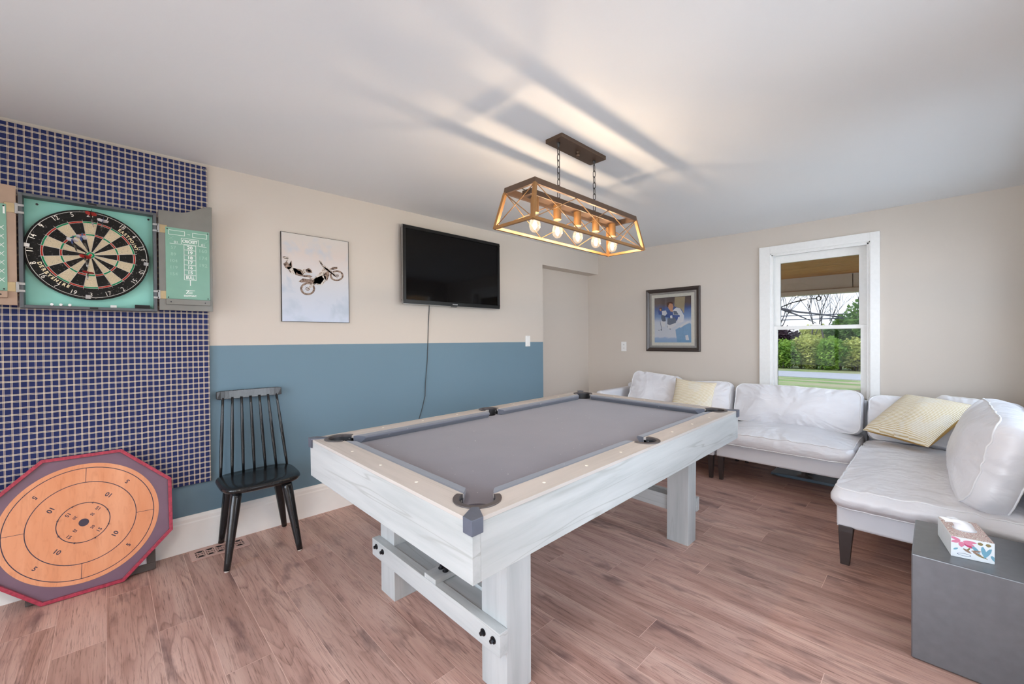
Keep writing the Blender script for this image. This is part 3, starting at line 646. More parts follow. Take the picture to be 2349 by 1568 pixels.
for p, q in (((x0+.012, y1-.07), (x0+.036, y1-.048)), ((x0+.012, y1-.05), (x0+.034, y1-.068)), ((x1-.034, y1-.068), (x1-.026, y1-.072)), ((x1-.028, y1-.072), (x1-.006, y1-.052))): chk.bar(MR @ Vector((*p, .0036)), MR @ Vector((*q, .0036)), .0012, .0006, (1, 0, 0))
tag(chk.build('chalk_writing', m_chalk, dr), kind='stuff')
ML = frameM((XL+.088, CY0-.006, 1.412), (.12, -.993, 0), (0, 0, 1))
# the left door swings the other way: mirror local z so its painted face looks into the room
ML = frameM((XL+.088, CY0-.006, 1.412), (.10, -.995, 0), (0, 0, 1)) @ Matrix.Scale(-1, 4, (0, 0, 1))
dl, x0, x1, y0, y1 = door(ML, .243, m_door2, False)
chk = MB()
for i in range(7):
    for jx in (0, 1):
        cx_, cy_ = x0+.016+.026*jx, y1-.11-.04*i
        for s_ in (-1, 1): chk.bar(ML @ Vector((cx_-.008, cy_-.010*s_, .0036)), ML @ Vector((cx_+.008, cy_+.010*s_, .0036)), .0018, .0006, (1, 0, 0))
tag(chk.build('chalk_writing', m_ink, dl), kind='stuff')
big = MB().flat([(x0+.004, y1-.045), (x0+.010, y1-.045), (x0+.010, y1-.01), (x0+.004, y1-.01)], .0036, 0, ML).build('printed_lettering', m_ink, dl)

# dartboard
DB = Vector((XL+.022+.0105, -.060, 1.681)); DM = leftM(DB.y, DB.z, .034); DT = .036; DR = .2265
db = thing('dartboard', tuple(DB), 'round bristle dartboard with red and green rings inside the open cabinet', 'dartboard')
MB().lathe([(.0001, 0), (DR, 0), (DR, DT-.003), (DR-.003, DT), (.170, DT), (.0001, DT-.001)], 72, DM, sm=False).build('board_body', m_sblack, db)
for i in range(20):
    a0, a1 = PI/2-(i-.5)*PI/10, PI/2-(i+.5)*PI/10; ev = i % 2 == 0; s_, rg = (1, 3) if ev else (0, 2)
    sg = MB(); z = DT+.0004
    for (ra, rb, mi) in ((.0159, .099, s_), (.099, .107, rg), (.107, .162, s_), (.162, .170, rg)): sg.ann(0, 0, ra, rb, z, a0, a1, 6, mi, DM)
    sg.build('segment', [m_sblack, m_scream, m_sred, m_sgreen], db)
MB().lathe([(.0159, DT+.0003), (.0159, DT+.0008), (.0064, DT+.0008)], 24, DM, sm=False).build('outer_bull', m_sgreen, db)
MB().lathe([(.0064, DT+.0008), (.0062, DT+.0011), (.0001, DT+.0012)], 20, DM, sm=False).build('bull', m_sred, db)
spd = MB()
for i in range(20):
    a = PI/2-(i+.5)*PI/10; spd.cyl(DM @ Vector((.016*math.cos(a), .016*math.sin(a), DT+.0015)), DM @ Vector((.178*math.cos(a), .178*math.sin(a), DT+.0015)), .0008, n=5)
for r_ in (.0064, .0159, .099, .107, .162, .170): spd.tube([DM @ Vector((r_*math.cos(t*PI/36), r_*math.sin(t*PI/36), DT+.0015)) for t in range(72)], .0008, 5, True)
spd.build('spider_wire', m_wire, db)
rn = MB().tube([DM @ Vector((.2165*math.cos(t*PI/36), .2165*math.sin(t*PI/36), DT+.002)) for t in range(72)], .0012, 5, True).build('number_ring', m_wire, db)
for i, nme in enumerate((20, 1, 18, 4, 13, 6, 10, 15, 2, 17, 3, 19, 7, 16, 8, 11, 14, 9, 12, 5)):
    a = PI/2-i*PI/10; ra = a-PI/2+(PI if 7 <= i <= 13 else 0); mt = MB()
    put_text(mt, str(nme), .030, DM @ Matrix.Translation((.203*math.cos(a), .203*math.sin(a), DT+.002)) @ Matrix.Rotation(ra, 4, 'Z'), sxx=.85); mt.build('number', m_wire, rn)
def arc_text(body, r_, amid, step, inward, size):
    mt = MB(); n = len(body)
    for i, chh in enumerate(body):
        o_ = (i-(n-1)/2)*step; a = amid+(o_ if inward else -o_); ra = a-PI/2+(PI if inward else 0)
        put_text(mt, chh, size, DM @ Matrix.Translation((r_*math.cos(a), r_*math.sin(a), DT+.001)) @ Matrix.Rotation(ra, 4, 'Z'), bold=.035)
    mt.build('lettering', m_cream, db)
arc_text('DERBYSHIRE', .184, math.radians(222), .086, True, .020); arc_text('EASTPOINT.', .182, math.radians(33), .078, False, .019)
for a in (PI*.97, -PI*.03, -PI/2-.05):
    c_ = DM @ Vector((.212*math.cos(a), .212*math.sin(a), DT)); mb = MB(); Mx = DM @ Matrix.Translation((.212*math.cos(a), .212*math.sin(a), DT)) @ Matrix.Rotation(a, 4, 'Z')
    mb.box(-.008, .012, -.009, .009, 0, .004, M=Mx).build('clip', m_silver, db, .001)
# darts: tip position on the board, tilt of the tail, flight colour
def dart(px, py, ty_, tz_, cols, lab):
    tip = DM @ Vector((px, py, DT-.008)); d = Vector((1, ty_, tz_)).normalized(); r = thing('dart', tuple(tip), lab, 'dart', 'darts stuck in the dartboard')
    def at(t): return tip+d*t
    MB().cyl(at(0), at(.028), .0009, .0011, n=8).build('point', m_silver, r)
    MB().cyl(at(.028), at(.034), .0015, .0034, n=12).cyl(at(.034), at(.076), .0034, n=12).cyl(at(.076), at(.080), .0034, .002, n=12).build('barrel', m_silver, r)
    MB().cyl(at(.080), at(.122), .0021, .0016, n=10).build('shaft', m_black, r)
    u = d.orthogonal().normalized(); v = d.cross(u); fm = MB()
    for i in range(4):
        w_ = (u*math.cos(i*PI/2+.6)+v*math.sin(i*PI/2+.6)); fm.add([at(.108), at(.118)+w_*.019, at(.138)+w_*.021, at(.146)+w_*.012, at(.142)], [(0, 1, 2, 3, 4)], i % 2)
    fm.build('flight', [cols, m_white if cols != m_fblk else m_sred2], r)
m_fblue = plain('blue_flight', lin(60, 96, 170), .4); m_fblk = plain('black_flight', lin(40, 38, 42), .4); m_sred2 = plain('red_flight', lin(186, 50, 48), .4)
dart(.012, .142, -.05, .38, m_fblk, 'dart with red and black flight near the number 20')
dart(.040, .128, .06, .26, m_fblue, 'blue flight dart in the outer ring just under the 20')
dart(-.008, .018, -.16, .42, m_fblue, 'blue flight dart above the bullseye')
dart(-.046, .002, -.10, .40, m_fblue, 'leftmost blue flight dart level with the bullseye')
dart(-.010, -.075, -.05, .42, m_fblk, 'red flight dart just below the bullseye')
dart(-.014, -.130, .06, .22, m_fblk, 'lowest red flight dart above the number 3')
# bits lying on the cabinet floor
zf = CZ0+.0142
def slab(nm, y, wy, hz, mat, lab, cat, xo=.045, wx=.02, grp=None):
    return tag(MB().box(XL+xo, XL+xo+wx, y, y+wy, zf, zf+hz).build(nm, mat, None, .0015), lab, cat, grp)
slab('chalk_block', .010, .024, .014, m_white, 'small white chalk block on the cabinet floor', 'chalk')
slab('eraser', .105, .062, .020, m_black, 'black eraser in the lower right of the dart cabinet', 'eraser', wx=.03)
for i, wh in enumerate(('leftmost', 'middle', 'rightmost')): tag(MB().cyl((XL+.06, -.195+.03*i, zf+.006), (XL+.085, -.195+.03*i, zf+.006), .006, n=10).build('chalk_stick', m_white), wh+' of three white chalk stubs on the cabinet floor', 'chalk', 'chalk stubs in the dart cabinet')

# ------------------------------------------------------------------ motocross canvas
pm = leftM(0, 0, 0); Y0, Y1, Z0, Z1 = .840, 1.293, 1.368, 1.970
cv = thing('canvas_print', (XL, (Y0+Y1)/2, Z0), 'sky canvas print of a motocross rider flying off his bike', 'picture')
k = NT('cloud_print'); v1 = k.noise(k.coord(), 7, 5, .5, .4); spn = k.n('SeparateXYZ'); k.l(k.coord(), spn.inputs[0])
tz = k.math('DIVIDE', spn.outputs['Z'], .6)
c1 = k.ramp(tz, [(0, lin(196, 206, 224)), (.45, lin(208, 208, 212)), (.8, lin(206, 194, 188)), (1, lin(204, 198, 192))])
k.set(k.mix(k.ramp(v1, [(.52, (0, 0, 0)), (.68, (.7, .7, .7))]), c1, lin(178, 190, 204)), .6); m_cloud = k.m
MB().box(Y0, Y1, Z0, Z1, .002, .014, M=pm).build('canvas', m_cloud, cv, .001)
m_edge = plain('dark_canvas_edge', lin(52, 50, 50), .6)
MB().box(Y0-.003, Y0, Z0, Z1, .002, .0145, M=pm).box(Y0-.003, Y1+.003, Z1, Z1+.002, .002, .0145, M=pm).box(Y1, Y1+.003, Z0, Z1, .002, .0145, M=pm).box(Y0-.003, Y1+.003, Z0-.002, Z0, .002, .0145, M=pm).build('edge', m_edge, cv)
def busy(name, a, b, c, sc_):
    k = NT(name); n_ = k.noise(k.coord(), sc_, 3, .6, .8); k.set(k.ramp(n_, [(.38, a), (.47, b), (.56, c)]), .6); return k.m
m_bike = busy('sepia_print', lin(74, 56, 48), lin(116, 92, 78), lin(150, 128, 114), 60); m_bikel = busy('pale_sepia_print', lin(92, 76, 68), lin(176, 160, 146), lin(214, 206, 198), 95); m_biked = busy('dark_print', lin(60, 48, 42), lin(96, 78, 68), lin(196, 184, 174), 80)
# picture coordinates of the zoomed print (x 112..1105, y 70..1420) mapped to the canvas
def cvp(px, py):
    t = (px-112)/993.0; tt = t*(1+.16*(1-t))          # undo the perspective across the canvas
    tt = t/(t+(1-t)*.862) if False else t*.862/(1-t*(1-.862)) if False else t
    top = 70+(235-70)*t; bot = 1405+(1438-1405)*t
    return (Y0+(Y1-Y0)*tt, Z1-(Z1-Z0)*(py-top)/(bot-top))
bk = MB()
def poly2(pts, mi, z): bk.flat([cvp(*p) for p in pts], z, mi, pm)
def wheel(cx_, cy_, rx, ry, z):
    def ringp(s0, s1, mi, zz):
        n = 32; v = []
        for i in range(n+1):
            a = 2*PI*i/n
            for s_ in (s0, s1): q = cvp(cx_+rx*s_*math.cos(a), cy_+ry*s_*math.sin(a)); v.append((*q, zz))
        bk.add(v, [(2*i, 2*i+1, 2*i+3, 2*i+2) for i in range(n)], mi, False, pm)
    ringp(.74, 1, 0, z); ringp(.70, .74, 1, z); ringp(.2, .3, 0, z); ringp(.001, .14, 2, z)
    for i in range(10):
        a = 2*PI*i/10; p = [cvp(cx_+rx*.15*math.cos(a), cy_+ry*.15*math.sin(a)), cvp(cx_+rx*.72*math.cos(a+.25), cy_+ry*.72*math.sin(a+.25)), cvp(cx_+rx*.72*math.cos(a+.29), cy_+ry*.72*math.sin(a+.29))]; bk.flat(p, z, 1 if i % 2 else 0, pm)
wheel(472, 925, 108, 96, .0146); wheel(915, 735, 110, 80, .0146)
for pts, mi in (([(340, 815), (400, 770), (470, 780), (560, 790), (640, 770), (660, 830), (560, 850), (470, 830), (380, 832)], 0),
                ([(410, 745), (560, 770), (640, 700), (710, 620), (760, 640), (720, 720), (640, 780), (540, 790)], 1),
                ([(560, 780), (650, 740), (740, 730), (750, 800), (690, 870), (600, 870), (570, 830)], 1),
                ([(700, 720), (790, 640), (800, 720), (760, 810), (735, 790)], 0), ([(790, 640), (850, 605), (925, 605), (925, 635), (860, 645)], 0),
                ([(690, 600), (730, 580), (910, 725), (880, 745)], 1), ([(715, 615), (730, 600), (900, 735), (890, 750)], 2),
                ([(630, 505), (650, 500), (720, 590), (700, 605)], 2), ([(655, 540), (680, 520), (690, 535), (668, 555)], 1),
                ([(470, 905), (600, 800), (620, 830), (490, 935)], 1), ([(600, 800), (680, 740), (720, 780), (660, 860), (610, 850)], 2), ([(640, 770), (690, 745), (705, 790), (665, 830)], 1)):
    poly2(pts, mi, .0150)
for pts, mi in (([(112, 450), (150, 440), (205, 450), (205, 480), (150, 475)], 2), ([(160, 470), (200, 470), (200, 530), (170, 530)], 1),
                ([(135, 550), (180, 515), (215, 560), (245, 500), (255, 600), (210, 640), (160, 610)], 0), ([(180, 600), (260, 600), (330, 640), (300, 710), (230, 690)], 1),
                ([(260, 610), (380, 640), (420, 700), (380, 740), (300, 715)], 0), ([(300, 640), (370, 660), (400, 720), (330, 700)], 1), ([(380, 640), (430, 630), (450, 700), (410, 700)], 1),
                ([(440, 640), (490, 615), (530, 650), (540, 690), (480, 690), (450, 670)], 0), ([(470, 640), (510, 640), (520, 670), (480, 670)], 1),
                ([(380, 720), (500, 720), (545, 740), (520, 755), (400, 745)], 0), ([(210, 560), (240, 520), (245, 590)], 1)):
    poly2(pts, mi, .0154)
bk.build('printed_rider_and_bike', [m_bike, m_bikel, m_biked], cv)

# ------------------------------------------------------------------ television, cord, plates
tv = thing('television', (XL, 2.24, 1.53), 'black flat screen television mounted high on the beige wall', 'television')
y0, y1, z0, z1 = 1.715, 2.772, 1.532, 2.172; TM = frameM((XL, 0, 0), (0, 1, 0), (0, 0, 1))
MB().box(y0+.12, y1-.12, z0+.1, z1-.1, .001, .040, M=TM).build('wall_mount', m_black, tv)
MB().box(y0+.03, y1-.03, z0+.03, z1-.03, .030, .060, M=TM).build('rear_shell', m_black, tv, .006)
bzl = MB()
for a in ((y0, y1, z1-.026, z1), (y0, y1, z0, z0+.032), (y0, y0+.026, z0+.032, z1-.026), (y1-.026, y1, z0+.032, z1-.026)): bzl.box(*a, .045, .078, M=TM)
bz_ = bzl.build('bezel', m_black, tv, .003)
MB().box(y0+.02, y1-.02, z0+.026, z1-.02, .060, .072, M=TM).build('screen', m_screen, tv)
for a in ((y0-.002, y1+.002, z1, z1+.002), (y0-.002, y1+.002, z0-.002, z0), (y0-.002, y0, z0, z1), (y1, y1+.002, z0, z1)): MB().box(*a, .05, .074, M=TM).build('edge_trim', m_silver, bz_)
MB().box(2.20, 2.255, z0+.010, z0+.019, .0782, .079, M=TM).build('badge', m_silver, tv)
MB().prism([(2.19, z0), (2.265, z0), (2.25, z0-.008), (2.205, z0-.008)], .05, .07, M=TM).build('sensor_lip', m_black, tv)
pts = []
for yy, zz in ((2.000, 1.60), (2.000, 1.50), (1.992, 1.35), (1.987, 1.20), (1.978, 1.05), (1.955, .86), (1.952, .75), (1.925, .65), (1.890, .55), (1.85, .42), (1.84, .30)): pts.append((XL+.006+.004*math.sin(zz*9), yy, zz))
tag(MB().tube(pts, .0032, 8).build('power_cord', m_cable), 'thin dark power cord hanging below the television', 'cord')
def plate(nm, M, kind, lab):
    r = thing(nm, M.translation, lab, 'outlet' if kind else 'switch')
    MB().box(-.036, .036, -.058, .058, 0, .005, M=M).build('cover', m_white, r, .002)
    if kind:
        for s_ in (-1, 1):
            o = MB().box(-.016, .016, s_*.022-.014, s_*.022+.014, .005, .0065, M=M).build('receptacle', m_white, r, .001)
            for x_ in (-.006, .006): MB().box(x_-.0012, x_+.0012, s_*.022-.004, s_*.022+.006, .0065, .0068, M=M).build('slot', m_bolt, o)
    else:
        MB().box(-.016, .016, -.033, .033, .005, .008, M=M).build('rocker', m_white, r, .001)
        for s_ in (-1, 1): MB().cyl(M @ Vector((0, s_*.046, .005)), M @ Vector((0, s_*.046, .006)), .003, n=8).build('screw', m_silver, r)
plate('light_switch', leftM(3.244, 1.211, .001), 0, 'white light switch straddling the edge of the blue paint')
plate('wall_outlet', backM(-2.717, 1.132, .001), 1, 'white outlet plate left of the framed hockey print')

# ------------------------------------------------------------------ framed hockey print
hx0, hx1, hz0, hz1 = -2.411, -1.785, 1.081, 1.797; BM = frameM((0, YB, 0), (1, 0, 0), (0, 0, 1))
hp = thing('framed_print', ((hx0+hx1)/2, YB, hz0), 'dark framed hockey player print on the back wall', 'picture')
m_fr1 = plain('espresso_gilt_frame', lin(58, 48, 44), .3); m_fr2 = plain('grey_brown_mat', lin(120, 112, 106), .5); m_mat = plain('ivory_mat', lin(232, 228, 216), .8); m_line = plain('pale_mat_bevel', lin(216, 212, 206), .6)
def ringbox(mb, a, b, c, d, t, z0_, z1_, mi=0):
    for q in ((a, b, c, c+t), (a, b, d-t, d), (a, a+t, c+t, d-t), (b-t, b, c+t, d-t)): mb.box(*q, z0_, z1_, mi, M=BM)
    return mb
# mitred moulding: four tapered strips
for i, (p, q) in enumerate((((hx0, hz0), (hx1, hz0)), ((hx1, hz0), (hx1, hz1)), ((hx1, hz1), (hx0, hz1)), ((hx0, hz1), (hx0, hz0)))):
    d = Vector((q[0]-p[0], q[1]-p[1])); d.normalize(); nrm = Vector((-d.y, d.x)); v = []
    for (e, h_) in ((0, .001), (0, .018), (.012, .026), (.030, .020), (.040, .008)):
        for pt, s_ in ((Vector(p), 1), (Vector(q), -1)): r_ = pt+nrm*e+d*(s_*e); v.append((r_.x, r_.y, h_))
    MB().add(v, [(2*k_, 2*k_+1, 2*k_+3, 2*k_+2) for k_ in range(4)], 0, False, BM).build('moulding', m_fr1, hp)
o_ = .036
ringbox(MB(), hx0+o_, hx1-o_, hz0+o_, hz1-o_, .030, .002, .007).build('outer_mat', m_fr2, hp)
ln = MB()
for e in (o_+.010, o_+.018, o_+.026): ringbox(ln, hx0+e, hx1-e, hz0+e, hz1-e, .0028, .007, .0078)
ln.build('mat_fillet', m_line, hp)
ringbox(MB(), hx0+.066, hx1-.066, hz0+.066, hz1-.066, .034, .002, .006).build('inner_mat', m_mat, hp)
ax0, ax1, az0, az1 = hx0+.099, hx1-.099, hz0+.099, hz1-.099
k = NT('painted_rink_background'); spn = k.n('SeparateXYZ'); k.l(k.coord(), spn.inputs[0]); nn = k.noise(k.coord(), 14, 3)
tz = k.math('ADD', k.math('DIVIDE', k.math('SUBTRACT', spn.outputs['Z'], .099), az1-az0), k.math('MULTIPLY', k.math('SUBTRACT', nn, .5), .10))
k.set(k.ramp(tz, [(0, lin(150, 180, 220)), (.10, lin(160, 188, 224)), (.13, lin(216, 222, 234)), (.45, lin(212, 220, 234)), (.56, lin(126, 158, 208)), (.74, lin(74, 100, 160)), (.86, lin(110, 92, 86)), (1, lin(96, 84, 82))]), .5); m_rink = k.m
MB().box(ax0, ax1, az0, az1, .002, .0045, M=BM).build('print', m_rink, hp)
m_skin = plain('painted_skin', lin(214, 158, 124), .6); m_hair = plain('painted_brown', lin(92, 58, 44), .6); m_jw = plain('painted_white', lin(228, 230, 236), .6); m_jb = plain('painted_royal_blue', lin(52, 84, 156), .6); m_jl = plain('painted_pale_blue', lin(124, 170, 212), .6); m_gl = plain('painted_slate', lin(96, 108, 132), .6); m_tan = plain('painted_tan', lin(176, 160, 130), .6)
fg = MB()
def hpnt(x, y):     # zoomed crop pixels -> print
    t = (x-295)/695.0; top = 405-(405-350)*t; return (ax0+(ax1-ax0)*t, az1-(az1-az0)*(y-top)/(1258-top))
def hpoly(pts, mi, z): fg.flat([hpnt(*p) for p in pts], z, mi, BM)
for n_, (pts, mi) in enumerate((([(690, 385), (880, 370), (860, 700), (800, 600), (680, 560)], 6), ([(700, 1010), (780, 960), (960, 880), (985, 900), (988, 1250), (730, 1250)], 4),
    ([(540, 640), (640, 640), (760, 720), (760, 850), (640, 800), (500, 760)], 3), ([(650, 640), (720, 580), (790, 600), (860, 740), (850, 850), (780, 880), (730, 840), (760, 740), (660, 720)], 2),
    ([(660, 645), (720, 650), (760, 720), (670, 720)], 5), ([(650, 725), (780, 725), (780, 765), (650, 755)], 3), ([(560, 560), (600, 490), (640, 500), (665, 560), (640, 640), (600, 640), (570, 600)], 0), ([(540, 560), (535, 510), (570, 475), (640, 470), (660, 520), (640, 510), (590, 500), (570, 540), (565, 580)], 1),
    ([(600, 635), (650, 620), (655, 665), (610, 660)], 0), ([(550, 790), (690, 770), (720, 830), (690, 930), (600, 1010), (545, 960)], 5), ([(600, 740), (640, 730), (645, 790), (605, 790)], 2), ([(545, 900), (590, 920), (700, 880), (710, 930), (620, 990), (560, 990)], 2),
    ([(640, 930), (760, 850), (770, 860), (650, 945)], 2), ([(740, 960), (930, 840), (965, 855), (800, 970)], 2), ([(370, 640), (420, 620), (450, 660), (440, 720), (380, 720)], 3), ([(390, 590), (440, 585), (445, 640), (400, 650)], 1), ([(400, 610), (430, 610), (430, 650), (408, 650)], 0), ([(440, 650), (520, 640), (545, 700), (490, 760), (450, 720)], 2), ([(430, 720), (500, 740), (520, 840), (460, 860), (430, 800)], 5), ([(420, 840), (510, 860), (500, 960), (450, 950)], 2), ([(405, 850), (412, 850), (440, 1000), (430, 1000)], 5), ([(415, 1005), (445, 1000), (440, 1025), (420, 1025)], 5), ([(370, 1015), (395, 1013), (395, 1025), (372, 1025)], 5), ([(880, 1120), (930, 1110), (950, 1210), (890, 1210)], 2))): hpoly(pts, mi, .0047+.00004*n_)
fg.build('painted_players', [m_skin, m_hair, m_jw, m_jb, m_jl, m_gl, m_tan], hp)
MB().box(hx0+.034, hx1-.034, hz0+.034, hz1-.034, .0105, .0115, M=BM).build('glazing', glass('picture_glass', (.97, .97, .97, 1), .035), hp)

# ------------------------------------------------------------------ black spindle chair
chr_ = thing('spindle_chair', (-2.86, .64, 0), 'black spindle back wooden chair standing by the blue wall', 'chair')
SZ = .432
def seat_out(s_, n=56):
    out = []
    for i in range(n):
        a = 2*PI*i/n; c_, s2 = math.cos(a), math.sin(a); e = .52
        u = abs(c_)**e*(1 if c_ >= 0 else -1); v = abs(s2)**e*(1 if s2 >= 0 else -1)
        half = .213-.008*(u*.5+.5)
        out.append((-2.838+.192*u*s_, .640+(half*v)*s_-.008*u))
    return out
st = MB(); n = 56; layers = [(.90, SZ-.034), (.97, SZ-.026), (1.0, SZ-.014), (.985, SZ-.005), (.95, SZ), (.6, SZ-.003), (.25, SZ-.006)]
v = []
for s_, z in layers: v += [(x, y, z) for x, y in seat_out(s_)]
f = [(a*n+i, a*n+(i+1) % n, (a+1)*n+(i+1) % n, (a+1)*n+i) for a in range(len(layers)-1) for i in range(n)]+[tuple(range(n))[::-1], tuple((len(layers)-1)*n+i for i in range(n))]
st.add(v, f, 0, True).build('seat', m_blackwood, chr_)
for (bx, by, tx, ty) in ((-2.659, .442, -2.735, .505), (-2.627, .797, -2.715, .752), (-3.035, .827, -2.955, .765), (-3.058, .481, -2.965, .515)):
    lg = MB(); P0, P1 = Vector((bx, by, .006)), Vector((tx, ty, SZ-.03)); N = 10
    lg.tube([P0.lerp(P1, i/N) for i in range(N+1)], lambda t: .0155+.0125*min(1, t*1.25), 18)
    o = lg.build('leg', m_blackwood, chr_); MB().cyl((bx, by, 0), (bx, by, .008), .0115, n=14).build('glide', m_glide, o)
CRX, CRZ0, CRZ1 = -3.045, .880, .932
for i in range(7):
    t = i/6; yb_ = .472+(.835-.472)*t; yt = .497+(.790-.497)*t; xb = -2.990-.022*math.sin(PI*t); 
    MB().tube([Vector((xb, yb_, SZ-.01)).lerp(Vector((CRX, yt, CRZ0+.01)), j_/8) for j_ in range(9)], lambda q: .0072+.0022*math.sin(PI*min(1, q*1.1)), 12).build('spindle', m_blackwood, chr_)
cr_ = MB(); v = []
N = 16
for i in range(N+1):
    t = i/N; y = .464+(.820-.464)*t; xo = CRX-.012*(1-(2*t-1)**2)
    rr_ = .004 if i in (0, N) else 0
    for dx, dz in ((-.011, CRZ0+rr_), (.010, CRZ0+rr_), (.010-.004, CRZ1-rr_), (-.011-.004, CRZ1-rr_)): v.append((xo+dx, y, dz))
f = [(a*4+k_, a*4+(k_+1) % 4, (a+1)*4+(k_+1) % 4, (a+1)*4+k_) for a in range(N) for k_ in range(4)]+[(0, 1, 2, 3), tuple(N*4+k_ for k_ in (3, 2, 1, 0))]
cr_.add(v, f).build('crest_rail', m_blackwood, chr_, .0025)

# ------------------------------------------------------------------ floor register
vt = thing('floor_register', (-2.985, .465, 0), 'dusty rose metal floor vent under the black chair', 'floor vent')
vx0, vx1, vy0, vy1 = -3.055, -2.912, .322, .606
MB().box(vx0+.02, vx1-.02, vy0+.02, vy1-.02, .0003, .0012).build('duct', m_dark, vt)
fr = MB()
for a in ((vx0, vx1, vy0, vy0+.024), (vx0, vx1, vy1-.024, vy1), (vx0, vx0+.024, vy0+.024, vy1-.024), (vx1-.024, vx1, vy0+.024, vy1-.024)): fr.box(*a, .0003, .005)
fr.build('frame', m_vent, vt, .0015)
gr = MB(); ix0, ix1, iy0, iy1 = vx0+.024, vx1-.024, vy0+.024, vy1-.024; ncell = 5
for i in range(1, ncell): y = iy0+(iy1-iy0)*i/ncell; gr.box(ix0, ix1, y-.003, y+.003, .001, .0042)
for x in (ix0+(ix1-ix0)/3, ix0+2*(ix1-ix0)/3): gr.box(x-.002, x+.002, iy0, iy1, .001, .0040)
for i in range(ncell):
    ya, yb_ = iy0+(iy1-iy0)*i/ncell, iy0+(iy1-iy0)*(i+1)/ncell; ym = (ya+yb_)/2; xm = (ix0+ix1)/2
    gr.bar((ix0, ya, .0026), (ix1, yb_, .0026), .0036, .003); gr.bar((ix0, yb_, .0026), (ix1, ya, .0026), .0036, .003)
    gr.bar((xm-.02, ym, .0026), (xm, ym+.018, .0026), .003, .0028); gr.bar((xm, ym+.018, .0026), (xm+.02, ym, .0026), .003, .0028); gr.bar((xm+.02, ym, .0026), (xm, ym-.018, .0026), .003, .0028); gr.bar((xm, ym-.018, .0026), (xm-.02, ym, .0026), .003, .0028)
gr.build('grille', m_vent, vt)

# ------------------------------------------------------------------ frame leaning behind, crokinole board
lf = thing('leaning_frame', (-2.967, -.06, 0), 'dark brown picture frame on the floor behind the octagonal game board', 'picture frame')
FMm = frameM((-2.972, -.060, .004), (0, 1, 0), (-.20, 0, .98))
for a in ((-.232, .232, 0, .036), (-.232, .232, .254, .29), (-.232, -.196, .036, .254), (.196, .232, .036, .254)): MB().box(*a, -.010, .008, M=FMm).build('frame_bar', m_darkframe, lf, .0015)
MB().box(-.198, .198, .034, .256, -.006, 0, M=FMm).build('mat_board', m_paper, lf)
CRD = Vector((-.100, 0, .661)).normalized()
CM = frameM((-2.938, -.098, .0), (0, 1, 0), CRD); HH = .3365
CMc = CM @ Matrix.Translation((0, HH+.001, 0))
ck = thing('crokinole_board', (-2.938, -.098, 0), 'octagonal red rimmed crokinole board leaning against the plaid panel', 'game board')
def octp(ap): R_ = ap/math.cos(PI/8); return [(R_*math.cos(PI/8+i*PI/4), R_*math.sin(PI/8+i*PI/4)) for i in range(8)]
ko = lambda P, k_: [(x*k_, y) for x, y in P]
AX = 1.02
MB().prism(ko(octp(HH-.008), AX), -.012, .0, M=CMc).build('base_panel', m_crokpurple, ck)
o1, i1 = ko(octp(HH), AX), ko(octp(HH-.015), AX)
for i in range(8):
    j_ = (i+1) % 8; MB().prism([o1[i], o1[j_], i1[j_], i1[i]], -.016, .016, M=CMc).build('rim_board', m_crokred, ck, .001)
RD, RO, RM, RN = .287, .266, .195, .0945
MB().prism([(RD*math.cos(a*PI/48), RD*math.sin(a*PI/48)) for a in range(96)], 0, .0012, M=CMc).build('playing_surface', m_maple, ck)
zl = .0016
for r_ in (RO, RM, RN): MB().ann(0, 0, r_-.0017, r_+.0017, zl, n=72, M=CMc).build('line', m_crokline, ck)
for i in range(4):
    a = i*PI/2+PI/2-.04; MB().flat([(RM*math.cos(a)-.001*math.sin(a), RM*math.sin(a)+.001*math.cos(a)), (RO*math.cos(a)-.001*math.sin(a), RO*math.sin(a)+.001*math.cos(a)), (RO*math.cos(a)+.001*math.sin(a), RO*math.sin(a)-.001*math.cos(a)), (RM*math.cos(a)+.001*math.sin(a), RM*math.sin(a)-.001*math.cos(a))], zl, 0, CMc).build('line', m_crokline, ck)
MB().prism([(.0185*math.cos(a*PI/12), .0185*math.sin(a*PI/12)) for a in range(24)], .0005, .0017, M=CMc).build('centre_hole', m_crokline, ck)
for i in range(8):
    a = PI/8+i*PI/4+.04; p = Vector((RN*math.cos(a), RN*math.sin(a), 0)); MB().cyl(CMc @ p, CMc @ (p+Vector((0, 0, .016))), .003, n=10).build('peg', m_crokline, ck)
for i in range(4):
    a = PI/4+i*PI/2
    for t, r_, sz in (('5', (RM+RO)/2, .026), ('10', (RN+RM)/2, .028), ('15', RN*.80, .021), ('20', .044, .016)):
        aa = a+{'5': .0, '10': .1, '15': .02, '20': .0}[t]; mt = MB()
        put_text(mt, t, sz, CMc @ Matrix.Translation((r_*math.cos(aa), r_*math.sin(aa), zl)) @ Matrix.Rotation(aa+PI/2, 4, 'Z'), bold=.025); mt.build('printed_number', m_crokline, ck)

